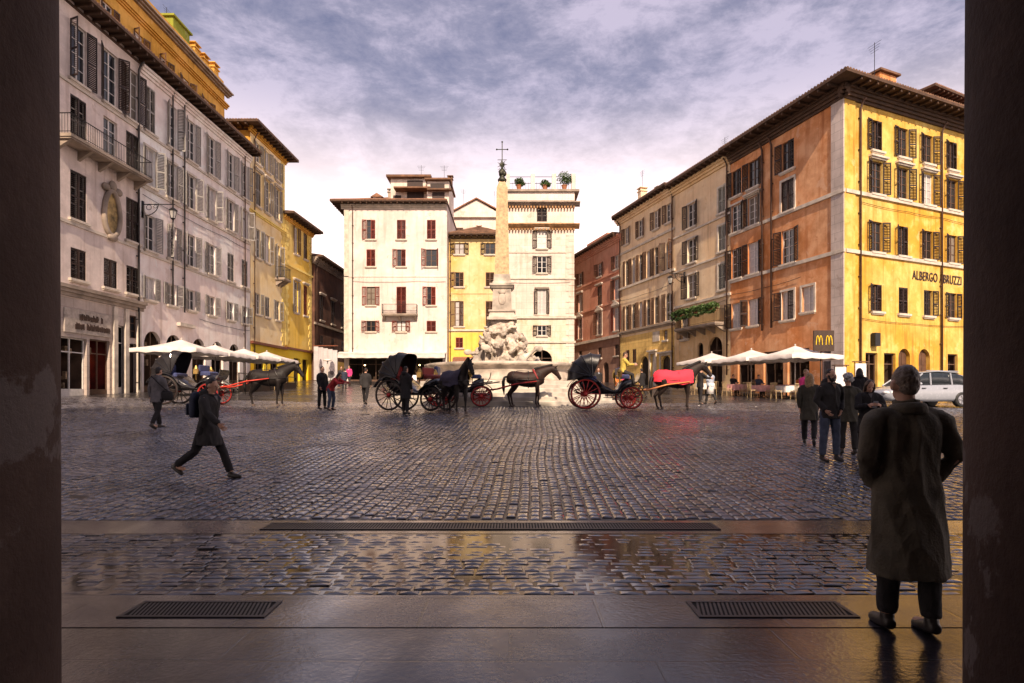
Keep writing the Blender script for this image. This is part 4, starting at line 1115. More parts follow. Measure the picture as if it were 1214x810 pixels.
sett_e = sett_mat('wet_edge_stones', (.052, .047, .053), .18, 7)

def setts(q, x0f, x1f, y0, y1, wx, wy, zf, rot, seed, jit=.012, along=True):
    """single stones with worn shoulders, laid in staggered rows"""
    rr = random.Random(seed); c, s_ = math.cos(R(rot)), math.sin(R(rot))
    if along:
        nx = int((x1f(y1) - x0f(y1)) / wx) + 40; k0 = -nx // 2
        for k in range(k0, k0 + nx):
            u = k * wx; off = rr.random() * wy; v = y0 - 1.5 + off
            while v < y1 + 1.5:
                lv = wy * rr.uniform(.8, 1.2); cu, cv = u, v + lv / 2; v += lv
                wob = .05 * math.sin(cv * .35 + 1.3) + .03 * math.sin(cv * .9 + k * .02)
                x, y = (cu + wob) * c - (cv - y0) * s_, y0 + (cu + wob) * s_ + (cv - y0) * c
                if y - lv / 2 < y0 or y + lv / 2 > y1 or not (x0f(y) < x < x1f(y)): continue
                yield x, y, wx, lv, rr
    else:
        v = y0
        while v + wy <= y1 + .001:
            u = x0f(y0) + rr.random() * wx
            while u < x1f(y0):
                lu = wx * rr.uniform(.75, 1.25); yield u + lu / 2, v + wy / 2, lu, wy, rr; u += lu
            v += wy
def lay(q, it, zf, rot, gap=.009, ch=.019, dep=.045):
    c, s_ = math.cos(R(rot)), math.sin(R(rot))
    for x, y, wx, wy, rr in it:
        hx, hy = wx / 2 - gap * rr.uniform(.6, 1.5), wy / 2 - gap * rr.uniform(.6, 1.5)
        z = zf(x, y) + rr.uniform(-.005, .004) + .010 * noise.noise((x * .55, y * .55, 3)) - (.012 if rr.random() < .03 else 0); tx, ty = rr.gauss(0, .010), rr.gauss(0, .010)
        gy = (zf(x, y + .2) - zf(x, y - .2)) / .4; vs = []
        for k_, (e, dz) in enumerate(((0, -dep), (.003, -ch * .7), (ch, 0))):
            for sx, sy in ((-1, -1), (1, -1), (1, 1), (-1, 1)):
                a = sx * (hx - e) + rr.uniform(-.006, .006); b_ = sy * (hy - e) + rr.uniform(-.006, .006)
                vs.append((x + a * c - b_ * s_, y + a * s_ + b_ * c, z + dz + a * tx + b_ * (ty + gy) - (.003 if k_ == 2 else 0)))
        cx_ = sum(p[0] for p in vs[8:]) / 4; cy_ = sum(p[1] for p in vs[8:]) / 4; vs.append((cx_, cy_, z + .003))
        fs = []
        for L_ in (0, 4):
            for k in range(4): fs.append((L_ + k, L_ + (k + 1) % 4, L_ + 4 + (k + 1) % 4, L_ + 4 + k))
        for k in range(4): fs.append((8 + k, 8 + (k + 1) % 4, 12))
        q.add(vs, fs)
YS0, YS1 = 7.30, 30.0
q = MB(); jn = mat('wet_joint_mud', (.012, .010, .010), .35, var=.4, scale=3)
def in_s(x, y): return y < YS1 and abs(x) < .80 * y + 1.2
ygrid = ys; nx_ = len(xs)
q.add([(x, y, gz(x, y) - (.022 if in_s(x, y) else .004)) for y in ygrid for x in xs], [(j * nx_ + i, j * nx_ + i + 1, (j + 1) * nx_ + i + 1, (j + 1) * nx_ + i) for j in range(len(ygrid) - 1) for i in range(nx_ - 1)])
nbase = len(q.f)
lay(q, setts(q, lambda y: -.80 * y - .8, lambda y: .80 * y + .8, YS0 + .01, YS1, .152, .18, gz, -2.5, 4), gz, -2.5)
me = q.mesh('square', sett); me.materials.append(sett_s); me.materials.append(jn)
for p in me.polygons:
    if p.index >= nbase: p.material_index = 1
    elif p.center.y < YS1 - .4 and abs(p.center.x) < .80 * p.center.y + .4: p.material_index = 2
tag(link('square', me), kind='structure')
def sheet(name, x0, x1, y0, y1, m, z=0.0):
    q = MB(); q.box(x0, x1, y0, y1, z - .25, z); return tag(q.build(name, m), kind='structure')
q = MB(); q.box(-60, 60, 4.58, 6.585, -.25, -.02); n0 = len(q.f)
lay(q, setts(q, lambda y: -7, lambda y: 7, 4.585, 6.585, .19, .10, None, 0, 9, along=False), lambda x, y: 0.0, 0, gap=.005, ch=.012)
q.box(-60, -7.4, 4.58, 6.585, -.2, 0); q.box(7.4, 60, 4.58, 6.585, -.2, 0)
me = q.mesh('pavement', jn); me.materials.append(sett_e)
for p in me.polygons:
    if p.index >= n0: p.material_index = 1
tag(link('pavement', me), kind='structure')
q = MB(); q.box(-7, 7, 4.59, 6.58, -.019, -.0065); tag(q.build('water', mat('puddle_water', (.012, .011, .012), .04, var=.2, bump=.02, bscale=6, spec=.6)), kind='structure')
sheet('drain_kerb', -60, 60, 6.6, 7.285, slab2, -.004)
sheet('porch_step', -60, 60, 3.935, 4.565, slab2)
sheet('porch_floor', -60, 60, -14, 3.915, slab)
sheet('subsoil', -420, 420, -300, 12, mat('dark_soil', (.02, .017, .015), .9), -.3)

def grate(label, x0, x1, y0, y1, n, slant=0):
    t = empty('drain_grate', ((x0 + x1) / 2, (y0 + y1) / 2, .0), 0, label, 'drain grate', 'drain grates in the paving')
    w, d = (x1 - x0) / 2, (y1 - y0) / 2
    q = MB(); f = .03
    q.box(-w, w, -d, -d + f, -.01, .008); q.box(-w, w, d - f, d, -.01, .008); q.box(-w, -w + f, -d + f, d - f, -.01, .008); q.box(w - f, w, -d + f, d - f, -.01, .008)
    q.build('frame', mat('grate_iron', (.05, .042, .04), .4, .3, var=.4), t)
    q = MB()
    for k in range(n):
        x = -w + f + (2 * w - 2 * f) * (k + .5) / n; a = (2 * w - 2 * f) / n * .27
        q.add([(x - a - slant, -d + f, .006), (x + a - slant, -d + f, .006), (x + a + slant, d - f, .006), (x - a + slant, d - f, .006)], [(0, 1, 2, 3)])
    q.build('bars', mat('grate_iron', (.05, .042, .04), .4, .3, var=.4), t)
    q = MB(); q.box(-w + f, w - f, -d + f, d - f, -.01, .002); q.build('pit_dark_plate', mat('painted_pit_shade', (.004, .004, .004), .9), t)  # solid black plate under the bars; the hollow's shade is painted in
grate('long slatted iron drain grate in the porch step on the left', -2.75, -1.72, 4.1, 4.42, 34, -.03)
grate('long slatted iron drain grate in the porch step on the right', 1.30, 2.42, 4.1, 4.42, 34, .03)
grate('very long narrow iron drain running across the paving before the setts', -2.9, 2.4, 6.78, 7.12, 150)

# ---- the ancient temple porch the picture is taken from
tp = empty('temple', (0, -4, 0), 0, 'huge dark stone temple porch and domed drum standing behind the viewpoint', 'temple')
def tpart(name, q, smooth=False):
    q.v = [(x, y + 4, z) for x, y, z in q.v]; return q.build(name, temple_m, tp, smooth)
q = MB(); q.box(-17.5, 17.5, .85, 2.85, 12.3, 15.2); q.box(-17.5, 17.5, -13.5, .85, 14.6, 15.19); q.box(-17.9, 17.9, .5, 3.2, 15.2, 15.6); tpart('entablature', q)
q = MB(); q.add([(-17.8, 2.8, 15.6), (17.8, 2.8, 15.6), (0, 2.8, 22.3), (-17.8, -18, 15.6), (17.8, -18, 15.6), (0, -18, 22.3)], [(0, 1, 2), (3, 5, 4), (0, 2, 5, 3), (1, 4, 5, 2), (0, 3, 4, 1)]); tpart('pediment', q)
q = MB(); q.box(-17.5, 17.5, -18, -13.6, -.2, 30); tpart('back_wall', q)
q = MB(); q.lathe([(28, -.2), (28, 30), (27, 31), (24, 34), (16, 40), (7, 43), (5, 43.2)], 48, (0, -47, 0)); tpart('drum', q, True)
q = MB()
for x in (-9.5, 9.5): q.box(x - 1.2, x + 1.2, -13.6, .8, 0, 14.6)
tpart('side_light_blocker', q)  # unseen solid walls added to keep side light off the porch floor
def column(x, label):
    t = empty('stone_column', (x, 1.85, 0), 0, label, 'column', 'giant columns of the temple porch')
    q = MB(); q.box(-.86, .86, -.86, .86, -.05, .10); q.lathe([(.84, .101), (.86, .15), (.84, .2), (.79, .22), (.78, .26), (.77, .28)], 40); q.build('base', stone_d, t, True)
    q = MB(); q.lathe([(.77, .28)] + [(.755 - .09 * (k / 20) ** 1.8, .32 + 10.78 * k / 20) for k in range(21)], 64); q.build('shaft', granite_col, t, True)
    q = MB(); q.lathe([(.68, 11.1), (.72, 11.2), (.66, 11.25), (.7, 11.6), (.86, 11.95), (1.05, 12.15)], 24)
    for k in range(16):
        a = 2 * math.pi * k / 16
        for z, r in ((11.45, .76), (11.85, .9)): q.ell((r * math.cos(a), r * math.sin(a), z), .12, .12, .24, 8, 6)
    q.bbox(-.98, .98, -.98, .98, 12.1, 12.3, .04); q.build('capital', stone_d, t, True)
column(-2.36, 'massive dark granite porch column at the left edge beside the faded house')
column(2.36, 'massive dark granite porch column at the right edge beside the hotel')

# ================================================================== FOUNTAIN
FX, FY = -.55, 33.0; fz = gz(FX, 29) - .05
ft = empty('fountain', (FX, FY, fz), 0, 'marble fountain on broad steps carrying a tall granite obelisk topped by star and cross', 'fountain')
step_m = mat('fountain_step_stone', (.50, .45, .38), .6, var=.3, scale=2)
for k in range(6):
    r = 6.6 - k * .38; q = MB(); z0 = k * .2 - .4 * (k == 0)
    q.lathe([(r, z0), (r, k * .2 + .165), (r - .02, k * .2 + .2 - .0), (r - .6 if k < 5 else .5, k * .2 + .199)], 8, rot=R(22.5)); q.build('step', step_m, ft)
q = MB(); q.lathe([(4.2, 1.2), (4.25, 1.28), (4.05, 1.4), (4.0, 1.75), (4.12, 1.92), (4.3, 2.0), (4.3, 2.12), (4.15, 2.16), (3.8, 2.14), (3.75, 1.5), (.5, 1.45)], 40, cap=False); q.build('basin', marble, ft, True)
q = MB(); q.lathe([(3.74, 1.93), (.4, 1.93)], 40); q.build('water', mat('basin_water', (.03, .04, .04), .04, var=.2), ft)
# rough rock with dolphins and grotesque faces
rk = MB(); rr = random.Random(3)
for k in range(230):
    t_ = rr.random(); a = rr.uniform(0, 2 * math.pi); z = 1.5 + 3.1 * t_; rad = (1.6 * (1 - t_) ** .8 + .42) * rr.uniform(.6, 1.12)
    Mr = Matrix.Translation((rad * math.cos(a) * 1.05, rad * math.sin(a) * .9, z)) @ Matrix.Rotation(rr.uniform(0, 3), 4, Vector((rr.gauss(0, 1), rr.gauss(0, 1), rr.gauss(0, 1))).normalized())
    rk.ell((0, 0, 0), rr.uniform(.07, .30), rr.uniform(.07, .22), rr.uniform(.08, .5), 9, 7, Mr)
rk.loftz([(1.2, 1.4, 1.3), (2.5, .95, .95), (3.6, .7, .7), (4.72, .62, .62)], 12)
me = fuse(rk, .042, marble, 'rock', 0, rough=.09, rscale=3.4); link('rock', me, ft)
for a in (-90 - 38, -90 + 38, 60, 130):
    d = Vector((math.cos(R(a)), math.sin(R(a)), 0)); s_ = Vector((-d.y, d.x, 0)); q = MB(); pts = []
    for k in range(14):
        u = k / 13; pts.append(d * (2.35 - .5 * math.sin(u * 3)) + s_ * (.75 * (u - .5) * 2 * .8) + Vector((0, 0, 1.85 + .35 * math.sin(u * 3.1) + 1.1 * u ** 2.5)))
    q.tube(pts, [.16, .3, .33, .32, .3, .27, .24, .21, .18, .15, .12, .1, .08, .05], 10)
    e = pts[-1]; q.ell(e + s_ * .12, .28, .06, .2, 10, 6); q.ell(pts[0] - s_ * .1, .16, .12, .1, 8, 6); q.ell(pts[4] + Vector((0, 0, .3)), .18, .05, .16, 8, 6)
    link('dolphin', fuse(q, .05, marble, 'dolphin', 1), ft)
for a in (-90, 0, 180):
    d = Vector((math.cos(R(a)), math.sin(R(a)), 0)); c = d * 3.2 + Vector((0, 0, 1.65)); q = MB()
    q.ell(c, .42, .42, .5, 14, 10); q.ell(c + d * .36 + Vector((0, 0, -.02)), .1, .1, .13, 8, 6); q.ell(c + d * .3 + Vector((0, 0, -.25)), .2, .2, .1, 8, 6); q.ell(c + Vector((0, 0, .4)), .5, .5, .2, 12, 6)
    for s in (-1, 1): q.ell(c + d * .33 + Vector((-d.y, d.x, 0)) * .16 * s + Vector((0, 0, .12)), .08, .08, .06, 8, 6)
    link('carved_face', fuse(q, .045, marble, 'carved_face', 1), ft)
# papal pedestal and obelisk
q = MB()
for z0, z1, w, w2 in ((4.6, 4.75, .82, .82), (4.75, 5.05, .74, .66), (5.05, 5.15, .74, .74), (5.15, 6.35, .54, .50), (6.35, 6.5, .56, .66), (6.5, 6.62, .68, .68), (6.62, 6.75, .54, .5), (6.75, 7.15, .47, .45)):
    q.lathe([(w * 1.414, z0 + .001), (w2 * 1.414, z1)], 4, rot=R(45))
q.ell((0, -.53, 5.75), .22, .08, .33, 12, 8); q.ell((0, -.53, 6.14), .2, .07, .12, 10, 6); q.build('pedestal', marble, ft)
q = MB(); q.lathe([(.40 * 1.414, 7.151), (.30 * 1.414, 12.0), (.012, 12.75)], 4, rot=R(45))
ob = q.build('obelisk', granite_red, ft)
q = MB(); rr = random.Random(8)
for k in range(9):     # carved signs down the near face
    z = 7.6 + k * .47; w = .40 - .10 * (z - 7.15) / 4.85; y = -w - .012
    for _ in range(3):
        x = rr.uniform(-.15, .15); q.box(x - .018, x + .018, y + .004, y + .03, z, z + rr.uniform(.05, .2))

q = MB(); q.lathe([(.2, 12.35), (.26, 12.5), (.16, 12.62), (.1, 12.8), (.22, 12.95), (.08, 13.1), (.05, 13.35)], 12)
for k in range(3): q.ell((.12 * math.cos(k * 2.1), .12 * math.sin(k * 2.1), 12.85), .13, .13, .16, 10, 8)
fin = q.build('finial', mat('old_bronze', (.05, .05, .035), .5, .5), ft, True)
q = MB()
for k in range(14):
    a = 2 * math.pi * k / 14; r = .3 if k % 2 == 0 else .2; q.tube([(0, 0, 13.35), (r * math.cos(a), 0, 13.35 + r * math.sin(a))], [.05, .004], 5)
for k in range(8):
    a = 2 * math.pi * k / 8; q.tube([(0, 0, 13.0), (.26 * math.cos(a), .26 * math.sin(a), 13.1)], [.04, .004], 5)
link('star', q.mesh('star', MATS['old_bronze']), fin)
q = MB(); q.tube([(0, 0, 13.4), (0, 0, 14.6)], .025, 6); q.tube([(-.3, 0, 14.2), (.3, 0, 14.2)], .022, 6); q.tube([(-.26, 0, 13.62), (.26, 0, 13.62)], .016, 6)
for x, z in ((-.3, 14.2), (.3, 14.2), (0, 14.62)): q.ell((x, 0, z), .05, .05, .05, 8, 6)
link('cross', q.mesh('cross', MATS['old_bronze']), fin)

# ================================================================== CAFE FURNITURE
pole_m = mat('pale_parasol_pole', (.45, .40, .36), .5, var=.2)
def parasol(x, y, s, h, label, group, rz=0):
    t = empty('parasol', (x, y, gz(x, y)), rz, label, 'parasol', group)
    q = MB(); q.bbox(-.35, .35, -.35, .35, 0, .1, .03); q.build('base', iron, t)
    q = MB(); q.tube([(0, 0, .1), (0, 0, h)], .035, 8); q.build('pole', pole_m, t, True)
    q = MB(); N = 6; a = h - .62; top = []
    c = [(-s, -s), (s, -s), (s, s), (-s, s)]
    for k in range(4):
        (x0, y0), (x1, y1) = c[k], c[(k + 1) % 4]
        g = []
        for u in range(9):
            tu = u / 8; ex, ey = x0 + (x1 - x0) * tu, y0 + (y1 - y0) * tu
            col_ = []
            for v in range(N + 1):
                tv = v / N; sag = -.10 * math.sin(math.pi * tv) * (1 - .5 * math.sin(math.pi * tu)) - .05 * tv * math.sin(math.pi * tu) * -1
                col_.append((ex * tv, ey * tv, h - (h - a) * tv + sag * .8))
            col_.append((ex, ey, a - .2 + .035 * math.sin(u * 2.4)))
            g.append(col_)
        M_ = N + 2
        for dz in (0, -.015):
            vs = [(p[0] * (1 if dz == 0 else .996), p[1] * (1 if dz == 0 else .996), p[2] + dz) for cc in g for p in cc]; fs = []
            for u in range(8):
                for v in range(M_ - 1):
                    e = (u * M_ + v, u * M_ + v + 1, (u + 1) * M_ + v + 1, (u + 1) * M_ + v); fs.append(e if dz == 0 else e[::-1])
            q.add(vs, fs)
    q.build('canopy', canvas_w, t, True)
    q = MB()
    for k in range(8):
        an = k * math.pi / 4; rr_ = s * (1.38 if k % 2 else .98)
        an += 0
        q.tube([(0, 0, h - .1), (rr_ * math.cos(an), rr_ * math.sin(an), a - .06)], .014, 5)
        q.tube([(0, 0, h - 1.0), (rr_ * .5 * math.cos(an), rr_ * .5 * math.sin(an), h - .42)], .012, 5)
    q.build('ribs', pole_m, t)
    q = MB(); q.ell((0, 0, h + .04), .06, .06, .08, 8, 6); q.build('finial', pole_m, t)
GL, GR = 'white parasols along the left terrace', 'white parasols along the right terrace'
for x, y, s, h, l in ((-18.7, 33.4, 1.8, 3.15, 'nearest and largest white parasol of the left terrace, over the person with the shoulder bag'),
                      (-18.8, 37.4, 1.8, 3.0, 'white parasol of the left terrace directly behind the left carriage hood'),
                      (-18.8, 41.4, 1.8, 2.9, 'white parasol of the left terrace behind the red front wheel'),
                      (-18.9, 45.5, 1.8, 2.8, 'farthest white parasol of the left terrace, before the yellow shopfront')):
    parasol(x, y, s, h, l, GL)
for x, y, s, h, l in ((16.3, 34.0, 1.75, 3.05, 'nearest white parasol of the right terrace, beside the arched M sign'),
                      (15.4, 38.0, 1.75, 2.95, 'middle white parasol of the right terrace, above most of the laid tables'),
                      (14.2, 42.0, 1.75, 2.85, 'farthest white parasol of the right terrace, behind the couple and red blanket')):
    parasol(x, y, s, h, l, GR, R(16))

wick = mat('pale_wicker', (.46, .33, .17), .7, var=.3, scale=14)
def make_chair():
    t = empty('cafe_chair')
    q = MB(); q.bbox(-.22, .22, -.21, .21, .43, .47, .02); q.build('seat', wick, t)
    q = MB()
    for k in range(7):
        a = R(30 + 20 * k); q.tube([(.22 * math.cos(a), .15 + .07 * math.sin(a), .47), (.23 * math.cos(a), .19 + .07 * math.sin(a), .86)], .011, 5)
    q.tube([(.24 * math.cos(R(20 + 14 * k)), .19 + .08 * math.sin(R(20 + 14 * k)), .87) for k in range(11)], .02, 6); q.build('backrest', wick, t)
    for sx in (-1, 1):
        for sy in (-1, 1):
            q = MB(); q.tube([(sx * .22, sy * .2, 0), (sx * .19, sy * .18, .43)], .017, 6); q.build('leg', wick, t)
    return t
cloth_p = mat('pink_tablecloth', (.62, .32, .30), .85, var=.2); cloth_w = mat('white_tablecloth', (.75, .70, .66), .85, var=.1)
def make_table():
    t = empty('cafe_table')
    q = MB(); q.bbox(-.4, .4, -.4, .4, .70, .735, .02); q.build('tabletop', wick, t)
    q = MB(); q.tube([(0, 0, .03), (0, 0, .70)], .035, 8); q.bbox(-.28, .28, -.28, .28, 0, .03, .01); q.build('pedestal', iron, t)
    return t
def cloth_mesh(m):
    q = MB(); n = 40; out = []
    def sq(r, k, z, wv=0):
        a = 2 * math.pi * k / n; c, s = math.cos(a), math.sin(a); e = max(abs(c), abs(s)); rr = r + wv * math.sin(5 * a * 2 + 1)
        return (rr * c / e, rr * s / e, z)
    q.rings([[sq(.43, k, .738) for k in range(n)], [sq(.435, k, .742) for k in range(n)], [sq(.44, k, .72, .004) for k in range(n)], [sq(.455, k, .50, .02) for k in range(n)], [sq(.46, k, .36, .03) for k in range(n)]], cap=False)
    q.add([sq(.43, k, .742) for k in range(n)], [tuple(range(n))])
    return q.mesh('tablecloth', m, False)
cm = {'pink': cloth_mesh(cloth_p), 'white': cloth_mesh(cloth_w)}
ch0 = make_chair(); tb0 = make_table(); usedc = [0]; usedt = [0]
def place(proto, used, x, y, rz, label, cat, group):
    o = proto if not used[0] else copy_tree(proto); used[0] = 1
    o.location = (x, y, gz(x, y)); o.rotation_euler.z = rz; tag(o, label, cat, group)
    return o
tabs = [(12.9, 39.4, 'white', 'nearest the couple'), (14.3, 37.6, 'pink', 'second from the couple'), (15.1, 35.6, 'pink', 'under the middle of the terrace'), (16.0, 34.4, 'white', 'beside the near parasol pole'), (16.6, 32.6, 'white', 'nearest the woman in pink'), (17.0, 36.6, 'pink', 'in the back row')]
for k, (x, y, c, w) in enumerate(tabs):
    place(tb0, usedt, x, y, R(16), 'small square cafe table %s on the right terrace' % w, 'table', 'cafe tables on the right terrace')
    cl = link('tablecloth', cm[c]); cl.location = (x, y, gz(x, y)); cl.rotation_euler.z = R(16); tag(cl, '%s cloth on the cafe table %s' % (c, w), 'tablecloth', 'tablecloths on the right terrace')
    for j, (dx, dy, a, nm) in enumerate(((-.72, 0, 90, 'left'), (.72, .05, -90, 'right'), (0, -.75, 180, 'near'), (.05, .75, 0, 'far'))):
        if j == 3 and k % 2: continue
        v = Matrix.Rotation(R(16), 2) @ Vector((dx, dy))
        place(ch0, usedc, x + v.x, y + v.y, R(16 + a + random.uniform(-12, 12)), 'pale wicker chair, %s side of the table %s' % (nm, w), 'chair', 'wicker chairs on the right terrace')
for k, (x, y) in enumerate(((-18.0, 38.2), (-17.7, 42.0), (-17.8, 44.2))):
    w = ('behind the left carriage', 'behind the left horse', 'by the yellow shopfront')[k]
    place(tb0, usedt, x, y, 0, 'small dark cafe table %s on the left terrace' % w, 'table', 'cafe tables on the left terrace')
    for dx, a, nm in ((-.7, 90, 'wall'), (.7, -90, 'square')):
        place(ch0, usedc, x + dx, y, R(a), 'pale wicker chair at the %s side of the table %s' % (nm, w), 'chair', 'wicker chairs on the left terrace')
# glass-and-dark wind screen of the left terrace
ws = empty('terrace_screen', (-16.9, 36.5, gz(-16.9, 36.5)), R(90), 'low dark terrace screen with planters behind the left carriage and horse', 'screen')
q = MB()
for k in range(7): q.box(k * 1.6, k * 1.6 + .06, -.03, .03, 0, 1.25)
q.box(0, 9.66, -.04, .04, 1.251, 1.3); q.box(.06, 9.6, -.035, .035, .1, .16); q.build('frame', iron, ws)
q = MB()
for k in range(6): q.box(k * 1.6 + .06, k * 1.6 + 1.6, -.012, .012, .161, .85)
q.build('panel', sh_dark, ws)

# ================================================================== STREET FURNITURE
def wall_lamp(x, y, z, dx, dy, L, label):
    ang = math.atan2(dy, dx); t = empty('wall_lamp', (x, y, z), ang, label, 'street lamp', 'wrought iron wall lamps')
    q = MB(); q.bbox(-.02, .05, -.1, .1, -.7, .3, .01); q.tube([(0.04, 0, .1), (L, 0, .1)], .03, 6)
    q.tube([(.05, 0, -.6)] + [(.05 + .9 * math.sin(R(a)), 0, -.6 + .68 * (1 - math.cos(R(a)))) for a in range(10, 95, 12)], .025, 6)
    for cx, cz, r in ((.38, -.08, .15), (.78, -.02, .1)): q.torus((cx, 0, cz), r, .017, 'y', 16, 5)
    q.tube([(L - .1, 0, .1), (L - .1, 0, -.08)], .02, 6); q.build('bracket', iron, t, True)
    q = MB(); c = (L - .1, 0, 0)
    q.lathe([(.03, -.08), (.1, -.13), (.26, -.26), (.27, -.3), (.24, -.3)], 6, c); q.lathe([(.13, -.78), (.13, -.74), (.05, -.86), (.02, -.92)], 6, c)
    for k in range(6):
        a = k * math.pi / 3; q.tube([(c[0] + .24 * math.cos(a), .24 * math.sin(a), -.3), (c[0] + .13 * math.cos(a), .13 * math.sin(a), -.76)], .014, 5)
    ln = q.build('lantern', iron, t)
    q = MB(); q.lathe([(.225, -.305), (.12, -.745)], 6, c); link('lantern_glass', q.mesh('lantern_glass', mat('frosted_glass', (.4, .38, .36), .3, var=.2)), ln)
wall_lamp(lx(36.0) + .02, 36.0, 11.5 + EYE, 1, 0, 1.95, 'wrought iron bracket lamp hanging from the white house on the left')
p = Vector((rx(51), 51)); wall_lamp(p.x - .02, p.y, 10.3 + EYE, -.96, -.28, 1.5, 'wrought iron bracket lamp on the cream houses at the right')

sg = empty('street_sign', (17.05, 32.6, gz(17.05, 32.6)), 0, 'dark square sign with two yellow arched M letters on a thin pole', 'sign')
q = MB(); q.tube([(0, 0, 0), (0, 0, 2.9)], .035, 8); q.build('pole', iron, sg, True)
q = MB(); q.bbox(-.42, .72, -.05, .05, 2.7, 3.85, .02); q.build('board', mat('dark_brown_board', (.05, .028, .018), .5, var=.3), sg)
for cx in (-.12, .42):
    q = MB()
    for s in (-1, 1):
        q.tube([(cx + s * (.085 - .085 * math.cos(R(a)) if a <= 180 else 0), -.075, 3.05 + (.5 * math.sin(R(a)) if a <= 90 else .5 * math.sin(R(a)) ** 1)) for a in range(0, 181, 12)], .02, 6, flat=.6)
    q.build('yellow_letter', mat('sign_yellow', (.85, .55, .02), .4), sg)
def menu_board(x, y, label, h=1.9):
    t = empty('menu_board', (x, y, gz(x, y)), R(8), label, 'menu board', 'menu boards outside the hotel corner')
    q = MB()
    for sx in (-.36, .36): q.tube([(sx, 0, 0), (sx, 0, h)], .025, 6)
    q.build('posts', iron, t)
    q = MB(); q.bbox(-.34, .34, -.03, .03, .75, h - .05, .01); q.build('panel', mat('white_board', (.72, .68, .68), .4, var=.12, scale=3), t)
    q = MB(); q.box(-.45, .45, -.12, .12, h, h + .05); q.build('top', sh_brown, t)
menu_board(18.25, 32.8, 'white menu board with brown top, left one at the hotel corner'); menu_board(19.6, 33.2, 'white menu board with brown top, right one at the hotel corner', 2.1)
mb = empty('easel_board', (-5.2, 30.5, gz(-5.2, 30.5)), R(15), 'tilted white easel board behind the carriage with the black wheels', 'easel board')
q = MB(); Mx = Matrix.Rotation(R(-14), 4, 'X'); q.bbox(-.3, .3, -.02, .02, .25, 1.45, .01, Mx); q.build('panel', MATS['white_board'], mb)
q = MB()
for sx in (-.28, .28): q.box(sx - .025, sx + .025, .021, .06, 0, 1.45, Mx)
q.tube([(0, -.02, 1.3), (0, .6, 0.0)], .02, 6); q.build('legs', sh_brown, mb)
ph = empty('mushroom_lamp', (-18.9, 60.5, gz(-18.9, 60.5)), 0, 'slim pole with a white mushroom top at the mouth of the side street', 'lamp')
q = MB(); q.lathe([(.22, 0), (.22, .12), (.05, .2), (.04, 2.0)], 12); q.build('pole', pole_m, ph, True)
q = MB(); q.lathe([(.08, 2.0), (.1, 2.1), (.42, 2.12), (.36, 2.25), (.1, 2.32)], 16); q.build('top', canvas_w, ph, True)
# ================================================================== PEOPLE
skin_m = mat('skin', (.50, .28, .19), .55, var=.12, scale=9, bump=.05)
def cl(name, col, r=.85): return mat('cloth_' + name, col, r, var=.3, scale=7, bump=.35, bscale=60)
C_dark, C_black, C_navy, C_grey, C_olive = cl('dark', (.025, .022, .022)), cl('black', (.013, .011, .012)), cl('navy', (.03, .035, .06)), cl('grey', (.12, .11, .115)), cl('olive', (.045, .04, .028))
C_red, C_pink, C_orange, C_yellow, C_blue, C_white, C_jean, C_brown, C_purple = cl('red', (.38, .03, .035)), cl('pink', (.75, .05, .22)), cl('orange', (.55, .17, .04)), cl('yellow', (.55, .40, .08)), cl('pale_blue', (.36, .40, .48)), cl('white', (.7, .67, .65)), cl('denim', (.06, .075, .12)), cl('brown', (.12, .065, .04)), cl('purple', (.10, .05, .16))
H_dark, H_grey, H_blond, H_brown = [mat('hair_' + n, c, .5, var=.35, scale=25, bump=.5, bscale=90) for n, c in (('dark', (.018, .012, .01)), ('grey', (.42, .40, .39)), ('blond', (.30, .19, .09)), ('brown', (.07, .04, .025)))]
shoe_m = mat('shoe_leather', (.03, .024, .02), .45); eye_m = mat('eye_dark', (.02, .015, .012), .2); lip_m = mat('lips', (.30, .10, .08), .5)

POSES = {
 #        legs (hipL, kneeL, hipR, kneeR)  arms [(flex, abd, elbow, inward)] L,R  lean head
 'stand': dict(legs=(4, 3, -3, 2), arms=((6, 9, 14, 4), (2, 9, 20, 6)), lean=1, head=4),
 'walk': dict(legs=(26, 4, -22, 34), arms=((-20, 8, 16, 4), (24, 8, 24, 6)), lean=5, head=6),
 'stroll': dict(legs=(15, 4, -13, 16), arms=((-12, 8, 14, 4), (14, 8, 18, 6)), lean=3, head=4),
 'phone': dict(legs=(4, 3, -4, 3), arms=((28, 12, 78, 34), (30, 12, 74, 34)), lean=3, head=26),
 'pockets': dict(legs=(3, 2, -3, 2), arms=((-8, 16, 42, 26), (-8, 16, 42, 26)), lean=2, head=3),
 'bend': dict(legs=(12, 22, 8, 20), arms=((62, 10, 26, 16), (56, 10, 30, 20)), lean=42, head=-8),
 'reach': dict(legs=(5, 3, -4, 3), arms=((58, 6, 30, 12), (50, 8, 40, 16)), lean=4, head=10),
 'sit': dict(legs=(84, 84, 82, 86), arms=((34, 8, 58, 22), (38, 8, 50, 22)), lean=4, head=8),
 'drive': dict(legs=(74, 64, 72, 66), arms=((42, 8, 52, 16), (40, 8, 56, 16)), lean=8, head=6),
}
GP = None
